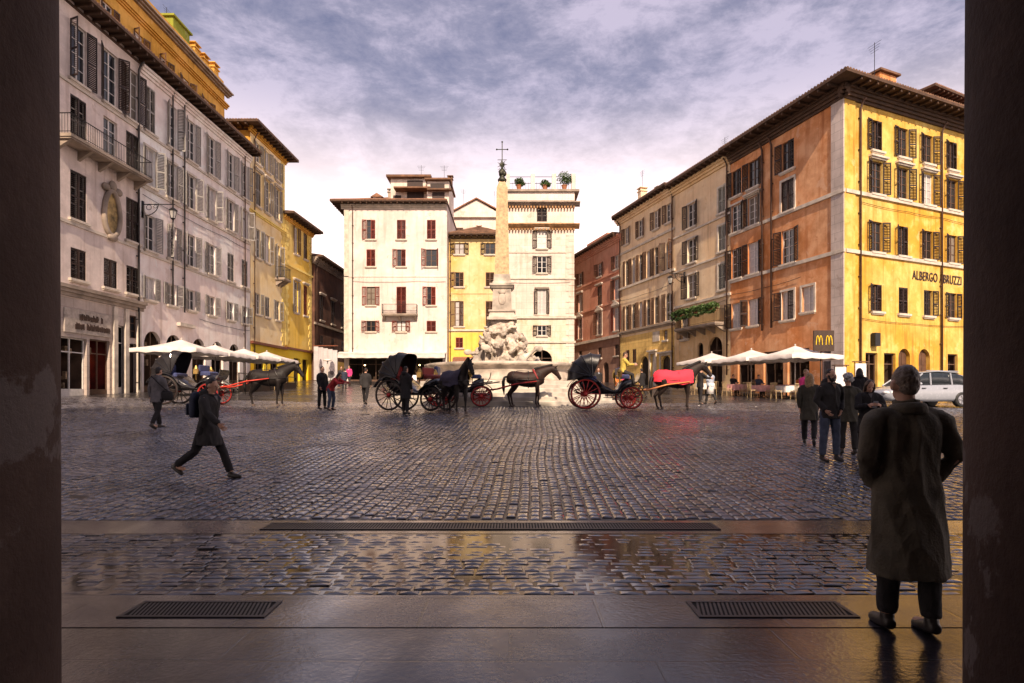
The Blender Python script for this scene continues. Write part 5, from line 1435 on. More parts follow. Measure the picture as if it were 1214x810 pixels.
def person(label, x, y, heading, h=1.72, pose='stand', coat=None, coatlen=.80, legs=None, hair=None, style='short', near=False, z=None, beard=False, group=GP, wide=1.0, hood=False, collar=False):
    P = POSES[pose]; k = h / 1.75
    coat = coat or C_dark; legs = legs or C_black; hair = hair or H_dark
    hipz = .93; lean = Matrix.Translation((0, 0, hipz)) @ Matrix.Rotation(R(P['lean']), 4, 'X') @ Matrix.Translation((0, 0, -hipz))
    hl, kl, hr, kr = P['legs']
    J = {}
    for s, hf, kf in ((1, hl, kl), (-1, hr, kr)):
        a = Vector((s * .095, 0, hipz - .02)); th = Vector((s * .045, -math.sin(R(hf)), -math.cos(R(hf)))).normalized(); b = a + th * .43
        sh_ = Vector((s * .01, -math.sin(R(hf - kf)), -math.cos(R(hf - kf)))).normalized(); c = b + sh_ * .42
        J[s] = (a, b, c, hf - kf)
    low = min(J[s][2].z + (.03 * math.sin(R(-J[s][3])) if J[s][3] < 0 else 0) for s in (1, -1))
    dz = .085 - low
    off = Vector((0, 0, dz))
    arms = {}
    for s, (fl, ab, el, inn_) in ((1, P['arms'][0]), (-1, P['arms'][1])):
        sp = lean @ Vector((s * .185 * wide, .01, 1.415)); f, a_ = R(fl), R(ab)
        u = Vector((s * math.sin(a_), -math.sin(f) * math.cos(a_), -math.cos(f) * math.cos(a_))).normalized(); e = sp + u * .29
        g = R(fl + el); i = R(inn_); v = Vector((-s * math.sin(i), -math.sin(g) * math.cos(i), -math.cos(g) * math.cos(i))).normalized(); w = e + v * .25
        arms[s] = (sp, e, w, v)
    hc = Vector((0, -.01, 1.635)); hm = lean @ Matrix.Translation((0, 0, 1.52)) @ Matrix.Rotation(R(P['head']), 4, 'X') @ Matrix.Translation((0, 0, -1.52))
    vox = .011 if near else .020
    nu = 12
    # ---- body: one skin from head to feet
    B = MB()
    B.loftz([(.84, .13, .09), (.95, .16, .105), (1.08, .14, .095), (1.22, .15, .105), (1.34, .165, .105), (1.42, .14, .085), (1.46, .075, .07), (1.5, .056, .06), (1.58, .052, .058)], 14, lean)
    B.ell(hc + Vector((0, .012, .015)), .074, .093, .108, 16, 12, hm); B.ell(hc + Vector((0, -.022, -.055)), .056, .066, .068, 12, 8, hm)
    nq = MB(); nq.loftz([(1.592, .018, .018, 0, -.108), (1.61, .017, .02, 0, -.112), (1.635, .011, .016, 0, -.1), (1.66, .008, .012, 0, -.093)], 8, hm); B.add(nq.v, nq.f)
    for s in (1, -1):
        B.ell(hc + Vector((s * .082, .012, -.012)), .014, .026, .036, 8, 6, hm)
        a, b, c, _ = J[s]; B.tube([a, a.lerp(b, .5), b, b.lerp(c, .35), c], [.085, .075, .055, .056, .038], 10)
        d = Vector((0, -1, 0)); B.tube([c + Vector((0, .03, -.03)), c + d * .12 + Vector((0, 0, -.05)), c + d * .17 + Vector((0, 0, -.06))], [.04, .035, .03], 8)
        sp, e, w, v = arms[s]; B.tube([sp, sp.lerp(e, .4), e, e.lerp(w, .4), w], [.058, .05, .04, .038, .027], 10)
    H = MB()
    for s in (1, -1):      # hands: palm, four unequal bent fingers, thumb from the side of the palm
        sp, e, w, v = arms[s]
        side = v.cross(Vector((s * 1.0, .2, .3))).normalized()
        nrm = side.cross(v).normalized()
        if nrm.x * s > 0: nrm = -nrm        # palm faces the body
        side = v.cross(nrm).normalized()
        if side.y > 0: side = -side         # thumb side is forward
        pal = []
        for t_, hw, ht in ((0, .026, .02), (.03, .034, .019), (.07, .041, .016), (.095, .038, .012)):
            c0 = w + v * t_; pal.append([c0 + side * hw * math.cos(2 * math.pi * q_ / 10) + nrm * ht * math.sin(2 * math.pi * q_ / 10) for q_ in range(10)])
        H.rings(pal)
        for fi, (o, ln) in enumerate(((.029, .070), (.010, .080), (-.010, .074), (-.029, .058))):
            p0 = w + v * .085 + side * o; p1 = p0 + v * ln * .48 + nrm * .006 + side * o * .12; p2 = p1 + (v * .75 + nrm * .65).normalized() * ln * .32; p3 = p2 + (v * .35 + nrm * .9).normalized() * ln * .24
            H.tube([p0, p1, p2, p3], [.0092, .0086, .0078, .006], 7)
        p0 = w + v * .03 + side * .028; p1 = p0 + (v * .6 + side * .75).normalized() * .035; p2 = p1 + (v * .85 + side * .3 + nrm * .3).normalized() * .032
        H.tube([p0, p1, p2], [.013, .0105, .007], 7)
    for m_ in (B, H):
        m_.v = [tuple((Vector(p) + off) * k) for p in m_.v]
    zz = gz(x, y) if z is None else z
    t = empty('person', (x, y, zz), R(heading), label, 'person', group)
    link('body', fuse(B, vox * k, skin_m, 'body', 2, H), t)
    def fin(q, vx, m, nm, sm=3, fz=True):
        q.v = [tuple((Vector(p) + off) * k) for p in q.v]
        link(nm, fuse(q, vx * k, m, nm, sm, rough={'hair': .007, 'beard': .006, 'coat': .017 if near else .012, 'trousers': .007}.get(nm, 0), rscale={'coat': 7, 'trousers': 8}.get(nm, 28), zs={'coat': .45, 'trousers': .9}.get(nm, 1), ridge=nm in ('coat', 'trousers')) if fz else q.mesh(nm, m, True), t)
    # face details
    for s in (1, -1):
        q = MB(); q.ell(hc + Vector((s * .030, -.086, .008)), .012, .009, .008, 8, 6, hm); fin(q, 0, eye_m, 'eye', fz=False)
    q = MB(); q.ell(hc + Vector((0, -.085, -.062)), .022, .01, .008, 10, 6, hm); fin(q, 0, lip_m, 'mouth', fz=False)
    # ---- trousers
    q = MB(); q.loftz([(.80, .10, .085), (.88, .155, .115), (.98, .165, .118), (1.06, .15, .105)], 14)
    for s in (1, -1):
        a, b, c, _ = J[s]; q.tube([a + Vector((0, 0, .02)), a.lerp(b, .5), b, b.lerp(c, .4), b.lerp(c, .93)], [.10, .092, .074, .07, .062], 10)
    fin(q, vox * 1.1, legs, 'trousers')
    # ---- shoes
    for s in (1, -1):
        q = MB()
        a, b, c, an = J[s]; tilt = R(max(-38, min(0, an)) * .8) if an < 0 else 0
        Ms = Matrix.Translation(c) @ Matrix.Rotation(-tilt, 4, 'X')
        n0 = len(q.v)
        q.tube([Vector((0, .055, -.04)), Vector((0, .0, -.035)), Vector((0, -.09, -.05)), Vector((0, -.165, -.06)), Vector((0, -.195, -.065))], [.036, .046, .044, .036, .018], 10)
        q.tube([Vector((0, 0, -.04)), Vector((0, 0, .03))], [.045, .046], 10)
        q.v[n0:] = [tuple(Ms @ Vector(p)) for p in q.v[n0:]]
        fin(q, vox * .9, shoe_m, 'shoe')
    # ---- coat with sleeves
    q = MB(); W = wide
    up = [(.93, .185 * W, .14), (1.05, .175 * W, .132), (1.2, .18 * W, .138), (1.33, .198 * W, .138), (1.40, .188 * W, .12), (1.44, .14 * W, .10), (1.465, .105, .092), (1.49, .075, .08)]
    if collar: up += [(1.53, .085, .09)]
    q.loftz(up, 16, lean)
    if pose not in ('sit', 'drive'):
        st = max(abs(hl), abs(hr)) / 30
        n = max(2, int((.95 - coatlen) / .08)); lst = []
        cen = Vector((0, 0, 0))
        for j in range(n + 1):
            zz_ = .97 - (.97 - coatlen) * j / n; tt = j / n * (.97 - coatlen) / .4
            lst.append((zz_, .183 * W + .03 * tt, .14 + (.03 + .10 * st) * tt, 0, 0))
        q.loftz(lst[::-1], 16)
    else: q.loftz([(.86, .18 * W, .14), (.97, .185 * W, .14)], 16)
    for s in (1, -1):
        sp, e, w, v = arms[s]; q.tube([sp + Vector((-s * .10, 0, .012)), sp + Vector((-s * .02, 0, -.004)), sp.lerp(e, .18), sp.lerp(e, .55), e, e.lerp(w, .5), e.lerp(w, .97)], [.06, .072, .076, .07, .062, .056, .047], 12)
    if hood: q.ell(Vector((0, .085, 1.49)), .12, .09, .085, 12, 8, lean)
    fin(q, vox * 1.1, coat, 'coat', 7 if near else 4)
    # ---- collar, front opening and a scrap of shirt
    if pose not in ('bend', 'sit', 'drive'):
        q = MB(); yb = -.142 if near else -.146
        q.tube([lean @ Vector((.004, -.098, 1.455)), lean @ Vector((.004, yb - .004, 1.33)), lean @ Vector((.003, yb - .006, 1.2)), lean @ Vector((.003, yb - .002, 1.0)), Vector((.003, -.150, max(.9, coatlen + .06)))], .006, 5)
        fin(q, 0, shoe_m, 'coat_opening', fz=False)
        q = MB(); col_ = [lean @ Vector((.086 * math.cos(R(a)), .094 * math.sin(R(a)), 1.475 - .025 * (1 if -130 < a < -50 else 0))) for a in range(-70, 251, 16)]
        q.tube(col_, .016, 6, flat=1.5); fin(q, 0, coat, 'coat_collar', fz=False)
        q = MB(); q.add([tuple(lean @ Vector(p)) for p in ((-.045, -.098, 1.468), (.045, -.098, 1.468), (.004, -.142, 1.37), (0, -.118, 1.45))], [(0, 3, 2), (3, 1, 2), (0, 1, 3)])
        fin(q, 0, random.choice([C_white, C_grey, C_blue, C_brown]), 'shirt_front', fz=False)
    # ---- hair
    q = MB(); c0 = hc
    q.ell(c0 + Vector((0, .026, .034)), .079 if style == 'short' else .083, .092, .096, 16, 12, hm)
    if style in ('long', 'bob'):
        b_ = 1.36 if style == 'long' else 1.52
        q.loftz([(b_, .07, .03, 0, .075), (b_ + .06, .095, .045, 0, .07), (1.58, .092, .06, 0, .05), (1.68, .086, .08, 0, .03)], 12, hm)
        for s in (1, -1): q.tube([hm @ Vector((s * .07, -.02, 1.69)), hm @ Vector((s * .084, -.015, 1.6)), hm @ Vector((s * .08, .02, b_ + .06))], [.024, .028, .02], 8)
    elif style == 'curly':
        rr_ = random.Random(int(x * 100))
        for _ in range(46):
            d = Vector((rr_.gauss(0, 1), rr_.gauss(.5, 1), rr_.gauss(.5, 1))).normalized(); q.ell(c0 + Vector((d.x * .1, .03 + d.y * .11, .03 + d.z * .11)), .03, .03, .03, 7, 5, hm)
    else: q.ell(c0 + Vector((0, .050, -.022)), .068, .058, .062, 12, 8, hm)
    fin(q, .009 if near else .014, hair, 'hair', 1)
    if beard:
        q = MB(); q.ell(c0 + Vector((0, -.045, -.085)), .06, .058, .045, 12, 8, hm); q.ell(c0 + Vector((0, -.088, -.045)), .03, .016, .01, 8, 6, hm)
        for s in (1, -1): q.tube([hm @ (c0 + Vector((s * .072, -.02, .0))), hm @ (c0 + Vector((s * .06, -.04, -.07)))], [.014, .026], 8)
        fin(q, .01, hair, 'beard', 1)
    t['k'] = k; del t['k']
    loc = Matrix.Translation((x, y, zz)) @ Matrix.Rotation(R(heading), 4, 'Z')
    return dict(root=t, hands={s: loc @ ((arms[s][2] + arms[s][3] * .07 + off) * k) for s in (1, -1)}, shoulder={s: loc @ ((arms[s][0] + off) * k) for s in (1, -1)}, loc=loc, k=k, hip=loc @ ((Vector((0, 0, hipz)) + off) * k))

# right-hand group (heading 0 = facing the camera)
GR_ = 'people standing in the right foreground'
fgm = person('broad grey-haired person in dark olive coat, seen from behind, nearest the camera on the right', 2.60, 3.88, 178, 1.71, 'pockets', cl('light_olive', (.10, .085, .06)), .36, C_dark, mat('hair_greying', (.17, .13, .10), .5, var=.4, scale=25, bump=.5, bscale=90), 'short', True, 0.0, wide=1.14, collar=True)
q = MB(); Mk = fgm['root']
q.tube([(.088 * math.cos(R(a)), .094 * math.sin(R(a)) + .005, 1.452 + .012 * math.sin(R(a))) for a in range(-60, 241, 20)], [.016] + [.022] * 14 + [.016], 8, flat=1.8); q.build('collar', MATS['cloth_light_olive'], Mk, True)
person('bearded person in dark jacket and jeans standing face-on in the right group', 6.30, 11.7, 8, 1.79, 'pockets', C_dark, .80, C_jean, H_dark, 'short', True, beard=True, group=GR_, hood=True)
person('person with curly pale grey hair, seen from behind in the right group', 7.12, 12.5, 170, 1.66, 'stand', C_olive, .70, C_dark, H_grey, 'curly', True, group=GR_)
pw = person('person in dark coat looking down at a phone in the right group', 6.85, 11.35, -14, 1.60, 'phone', C_black, .62, C_dark, H_brown, 'long', True, group=GR_)
person('person with long blond hair and olive coat at the left of the right group', 7.0, 13.9, 150, 1.66, 'stroll', C_olive, .60, C_black, H_blond, 'long', True, group=GR_)
person('person in bright pink jacket standing behind the right group', 9.75, 19.6, 20, 1.66, 'stand', C_pink, .74, C_dark, H_blond, 'short', True)
person('person in black hooded coat between the right group and the menu boards', 11.3, 19.2, 150, 1.72, 'stroll', C_black, .55, C_black, H_dark, 'long', True, hood=True)
# left side
wm = person('person in dark parka striding right across the left foreground with a rucksack', -5.15, 10.0, 82, 1.74, 'walk', C_dark, .62, C_black, H_dark, 'short', True, hood=True)
bp = person('person in grey jacket with a dark shoulder bag, seen from behind at the left carriage', -10.15, 16.9, 165, 1.74, 'stroll', C_grey, .74, C_black, H_dark, 'short', True, collar=True)
person('slim person in black standing right beside the one bending in red', -7.85, 24.4, 60, 1.74, 'stand', C_black, .72, C_black, H_dark)
person('person in red jacket bending forward near the left horse', -7.35, 23.9, 70, 1.66, 'bend', C_red, .80, C_jean, H_dark, 'long')
person('person in dark jacket and trousers walking away in front of the white house awning', -7.1, 28.6, 175, 1.76, 'stroll', C_dark, .78, C_black, H_dark)
person('person in dark coat standing in front of the carriage with the black wheels', -3.95, 21.9, 150, 1.74, 'stand', C_black, .55, C_black, H_dark, 'short', True, hood=True)
GB = 'distant people in front of the white house awning'
for x, y, hd, c, l, st, lab in ((-13.6, 47, 30, C_dark, C_jean, 'stroll', 'distant person in dark jacket strolling by the grey hoarding'), (-12.5, 44, 200, C_navy, C_dark, 'stand', 'distant person in navy jacket standing between the hoarding and the one bending in red'),
                               (-11.3, 52, 10, C_red, C_dark, 'stand', 'distant person in red jacket under the left end of the white awning'), (-9.6, 50, 190, C_dark, C_black, 'stroll', 'distant person in dark clothes under the middle of the white awning'),
                               (-8.4, 46, 40, C_brown, C_jean, 'stand', 'distant person in brown jacket under the right half of the white awning'), (-14.6, 53, 340, C_pink, C_dark, 'stroll', 'distant person in pink jacket at the mouth of the side street')):
    person(lab, x, y, hd, random.uniform(1.62, 1.78), st, c, .78, l, random.choice([H_dark, H_brown]), group=GB)
GM = 'distant people between the fountain and the pink palace'
for x, y, hd, c, lab in ((6.1, 34, 20, C_orange, 'distant person in orange jacket behind the carriage of the person in yellow'), (6.9, 36, 0, C_pink, 'distant person in pink hat and jacket behind the red blanketed horse'), (7.7, 35, 200, C_black, 'distant person in black coat right of the orange jacket'), (5.4, 37, 10, C_dark, 'distant person in dark coat left of the orange jacket'), (8.6, 47, 30, C_navy, 'distant person in navy coat near the arched doors')):
    person(lab, x, y, hd, random.uniform(1.62, 1.78), 'stroll', c, .72, C_dark, H_dark, group=GM)
person('person in dark coat standing at the head of the red blanketed horse', 9.05, 28.4, 100, 1.76, 'reach', C_black, .78, C_black, H_dark)
person('person in pale blue shirt and white apron beside the red blanketed horse', 9.75, 29.0, 200, 1.68, 'stroll', C_blue, .84, C_dark, H_blond, 'short')
for k in (0,):
    q = MB(); q.loftz([(.48, .19, .15), (.8, .19, .15), (1.02, .175, .138)], 14)
    # apron belongs to the waiter
    w_ = [o for o in COL.objects if o.get('label', '').startswith('person in pale blue shirt')][0]; link('apron', q.mesh('apron', C_white, True), w_)
for x, y, hd, c, lab in ((14.35, 38.38, 16, C_dark, 'person in dark jacket seated at the second table from the couple'), (16.7, 34.4, 106, C_orange, 'person in orange top seated at the table by the near parasol pole'), (15.15, 36.36, 16, C_navy, 'person in navy jacket seated under the middle of the right terrace')):
    person(lab, x, y, hd, 1.7, 'sit', c, .9, C_dark, H_dark, group='people seated on the right terrace')

# things people carry
def bag(P, side, label, name, m, w, h, d, at, strap):
    t = empty(name, P['loc'] @ Vector(at), P['root'].rotation_euler.z, label, 'bag')
    q = MB(); q.loftz([(-h, w * .8, d * .7), (-h * .93, w * .95, d * .92), (-h * .3, w, d), (h * .5, w * .95, d * .9), (h * .85, w * .8, d * .7), (h, w * .4, d * .35)], 20, p=.55); q.build('pouch', m, t, True)
    q = MB(); q.bbox(-w * .8, w * .8, -d - .03, -d - .002, -h * .7, h * .2, .01) if name != 'rucksack' else q.bbox(-w * .8, w * .8, d + .002, d + .06, -h * .8, h * .1, .02); q.build('pocket', m, t)
    q = MB(); q.tube([Vector(p) - Vector(at) for p in strap], .016, 6); q.build('strap', m, t)
bag(bp, -1, 'dark shoulder bag hanging at the hip of the person in grey', 'shoulder_bag', C_black, .19, .14, .07, (-.31, -.02, .93), [(-.31, -.02, 1.07), (-.2, .12, 1.25), (.08, .13, 1.49), (.2, .0, 1.46), (.0, -.16, 1.3), (-.31, -.03, 1.07)])
bag(wm, 1, 'dark rucksack on the back of the striding person', 'rucksack', C_navy, .145, .22, .075, (0, .205, 1.25), [(.13, .2, 1.46), (.14, 0.02, 1.52), (.14, -.14, 1.35), (.15, .1, 1.08)])
h0, h1 = pw['hands'][1], pw['hands'][-1]; c = (h0 + h1) / 2
ph_ = empty('mobile_phone', c, R(-14), 'pale mobile phone held in both hands by the person looking down', 'phone')
q = MB(); Mx = Matrix.Rotation(R(35), 4, 'X'); q.bbox(-.04, .04, -.005, .005, -.075, .075, .004, Mx); q.build('case', mat('phone_grey', (.3, .3, .32), .3), ph_)
q = MB(); q.box(-.035, .035, .0052, .006, -.07, .07, Mx); q.build('screen', mat('phone_screen', (.02, .02, .025), .1), ph_)

# ================================================================== HORSES AND CARRIAGES
def horse(label, x, y, rz, coat_c, neck=0.0, blanket=None, group='carriage horses in the square', s=1.0, collar_m=None):
    t = empty('horse', (x, y, gz(x, y)), rz, label, 'horse', group); t.scale = (s, s, s)
    m = mat('horse_coat_' + coat_c, {'black': (.013, .009, .008), 'bay': (.026, .011, .008), 'brown': (.022, .013, .010)}[coat_c], .55, var=.5, scale=4, bump=.3, bscale=70, spec=.25)
    B = MB()
    B.loftx([(-.90, 1.22, .07, .12), (-.82, 1.27, .19, .24), (-.66, 1.28, .27, .31), (-.42, 1.26, .295, .32), (-.1, 1.2, .30, .335), (.22, 1.2, .295, .36), (.48, 1.25, .25, .37), (.66, 1.27, .19, .31), (.79, 1.24, .10, .19)], 18)
    a = neck  # degrees the neck is lowered
    base = Vector((.55, 0, 1.38)); d = Vector((math.cos(R(52 - a)), 0, math.sin(R(52 - a))))
    N = [base + d * (.72 * u) + Vector((0, 0, .05 * math.sin(u * 3.1))) for u in (0, .3, .6, .85, 1)]
    B.tube([base - d * .25 + Vector((-.05, 0, -.06))] + N, [.26, .25, .19, .145, .12, .105], 14, flat=.62) if False else None
    out = []
    for c, rw, rh in zip([base - d * .22 + Vector((0, 0, -.05))] + N, (.17, .165, .125, .10, .088, .08), (.33, .31, .235, .185, .155, .135)):
        pr = Vector((-d.z, 0, d.x)); out.append([c + Vector((0, rw * math.cos(2 * math.pi * k / 14), 0)) + pr * rh * math.sin(2 * math.pi * k / 14) for k in range(14)])
    B.rings(out)
    poll = N[-1]; hd = Vector((math.cos(R(-50 - a * .25)), 0, math.sin(R(-50 - a * .25)))); pr = Vector((-hd.z, 0, hd.x)); out = []
    for u, rw, rh, sh in ((-.10, .06, .08, 0), (.0, .088, .125, 0), (.14, .098, .142, -.015), (.28, .08, .115, 0), (.42, .062, .085, .01), (.54, .062, .078, .005), (.60, .05, .06, 0)):
        c = poll + hd * u + pr * sh; out.append([c + Vector((0, rw * math.cos(2 * math.pi * k / 14), 0)) + pr * rh * math.sin(2 * math.pi * k / 14) for k in range(14)])
    B.rings(out)
    for sd in (1, -1):
        e = poll + pr * .11 + Vector((0, sd * .055, 0)); B.tube([e - pr * .05, e + pr * .07 + Vector((.0, sd * .01, 0)), e + pr * .17 + Vector((.02, sd * .015, 0))], [.035, .036, .006], 8)
        fo = .05 if sd > 0 else -.07
        B.tube([(.46, sd * .15, 1.12), (.48 + fo * .2, sd * .165, .9), (.50 + fo * .6, sd * .155, .62), (.50 + fo * .8, sd * .15, .53), (.49 + fo, sd * .148, .42), (.48 + fo, sd * .147, .2), (.48 + fo, sd * .147, .14), (.515 + fo, sd * .147, .075)], [.14, .10, .07, .062, .045, .04, .048, .042], 10)
        ho_ = .06 if sd < 0 else -.05
        B.tube([(-.56, sd * .15, 1.2), (-.50 + ho_ * .3, sd * .185, .96), (-.60 + ho_ * .5, sd * .17, .78), (-.75 + ho_ * .8, sd * .155, .60), (-.78 + ho_, sd * .15, .53), (-.745 + ho_, sd * .148, .4), (-.71 + ho_, sd * .146, .2), (-.70 + ho_, sd * .146, .14), (-.665 + ho_, sd * .146, .075)], [.22, .17, .115, .075, .068, .05, .042, .05, .043], 10)
    link('body', fuse(B, .026, m, 'body', 3), t)
    for sd in (1, -1):
        fo = .05 if sd > 0 else -.07; ho_ = .06 if sd < 0 else -.05
        for hx, yy in ((.535 + fo, .147), (-.645 + ho_, .146)):
            q = MB(); q.lathe([(.068, 0), (.064, .02), (.05, .085)], 12, (hx, sd * yy, .0)); q.build('hoof', mat('hoof_horn', (.09, .06, .045), .5), t, True)
    for sd in (1, -1):
        q = MB(); q.ell(poll + hd * .12 + pr * .05 + Vector((0, sd * .088, 0)), .022, .012, .018, 8, 6); q.build('eye', eye_m, t, True)
    hm_ = mat('mane_black', (.012, .009, .008), .6, var=.4, scale=20, bump=.5)
    q = MB()
    pr2 = Vector((-d.z, 0, d.x))
    for k in range(16):
        u = k / 15; c = base + d * (.74 * u) + pr2 * (.30 - .165 * u) + Vector((0, 0, .03))
        q.tube([c, c + pr2 * .04 + Vector((-.03, .05, 0)), c - pr2 * .13 + Vector((-.02, .15 - .04 * u, -.03))], [.035, .035, .012], 6)
    q.tube([poll + pr * .12, poll + pr * .10 + hd * .1, poll + hd * .22 + pr * .1], [.03, .03, .008], 6)
    q.build('mane', hm_, t, True)
    q = MB(); q.tube([(-.88, 0, 1.34), (-.98, 0, 1.3), (-1.04, 0, 1.1), (-1.03, .01, .8), (-1.0, .02, .5)], [.045, .06, .075, .07, .012], 10); q.build('tail', hm_, t, True)
    # harness
    hl_ = mat('harness_leather', (.018, .013, .012), .35, var=.3)
    q = MB()
    def loop(c, rw, rh, pr_, th, tilt=0):
        q.tube([c + Vector((0, rw * math.cos(2 * math.pi * k / 22), 0)) + pr_ * rh * math.sin(2 * math.pi * k / 22) for k in range(22)], th, 6, closed=True)
    loop(Vector((.08, 0, 1.2)), .315, .375, Vector((0, 0, 1)), .022); loop(Vector((-.66, 0, 1.27)), .29, .33, Vector((.35, 0, .93)).normalized(), .016)
    q.tube([(-.66, .30, 1.2), (-.1, .325, 1.18), (.4, .28, 1.2), (.8, .12, 1.22), (.8, -.12, 1.22), (.4, -.28, 1.2), (-.1, -.325, 1.18), (-.66, -.30, 1.2), (-.9, -.1, 1.18), (-.9, .1, 1.18)], .02, 6, closed=True)
    q.tube([(.1, 0, 1.58), (-.4, 0, 1.6), (-.86, 0, 1.42)], .014, 6)
    q.build('harness', hl_, t, True)
    q = MB(); c = base - d * .02
    q.tube([c + Vector((0, .215 * math.cos(2 * math.pi * k / 24), 0)) + Vector((-d.z, 0, d.x)) * .35 * math.sin(2 * math.pi * k / 24) - d * .1 for k in range(24)], .045, 8, closed=True); q.build('collar', collar_m or hl_, t, True)
    q = MB()
    for u, rw, rh in ((.06, .10, .145), (.44, .072, .092)):
        c = poll + hd * u; q.tube([c + Vector((0, rw * math.cos(2 * math.pi * k / 18), 0)) + pr * rh * math.sin(2 * math.pi * k / 18) for k in range(18)], .011, 5, closed=True)
    for sd in (1, -1):
        q.tube([poll + hd * .06 + Vector((0, sd * .1, 0)), poll + hd * .44 + Vector((0, sd * .073, 0))], .01, 5)
        e = poll + hd * .13 + pr * .05 + Vector((0, sd * .112, 0)); q.ell(e, .05, .008, .045, 8, 6)
    q.build('bridle', hl_, t)
    if blanket:
        q = MB(); out = []; xs_ = [-.93, -.86, -.7, -.4, -.1, .2, .5, .68]
        prof = {-.93: (1.22, .10, .16), -.86: (1.26, .2, .24), -.7: (1.28, .29, .33), -.4: (1.26, .315, .345), -.1: (1.2, .32, .36), .2: (1.2, .315, .385), .5: (1.25, .275, .40), .68: (1.27, .22, .345)}
        n = 25; top = []
        for x_ in xs_:
            zc, rw, rh = prof[x_]; row = []
            for k in range(n):
                an = R(-28 + 236 * k / (n - 1)); cy, sz = math.cos(an), math.sin(an)
                yy, zz_ = (rw + .02) * cy, zc + (rh + .02) * sz
                if sz < 0: yy = (rw + .03 + .02 * math.sin(x_ * 17)) * (1 if cy > 0 else -1); zz_ = zc + (rh + .02) * sz * 1.0
                row.append(Vector((x_ + .01 * math.sin(k * 1.9), yy + .012 * math.sin(x_ * 23 + k), zz_ + .015 * math.sin(x_ * 11 + k * .9))))
            top.append(row)
        for sgn in (0, 1):
            vs = [p + (Vector((0, 0, 0)) if not sgn else (Vector((p.x * .985, p.y * .955, p.z - .012)) - p)) for r_ in top for p in r_]; fs = []
            for i in range(len(xs_) - 1):
                for k in range(n - 1):
                    e = (i * n + k, i * n + k + 1, (i + 1) * n + k + 1, (i + 1) * n + k); fs.append(e if sgn else e[::-1])
            q.add(vs, fs)
        q.build('blanket', blanket, t, True)
    return t

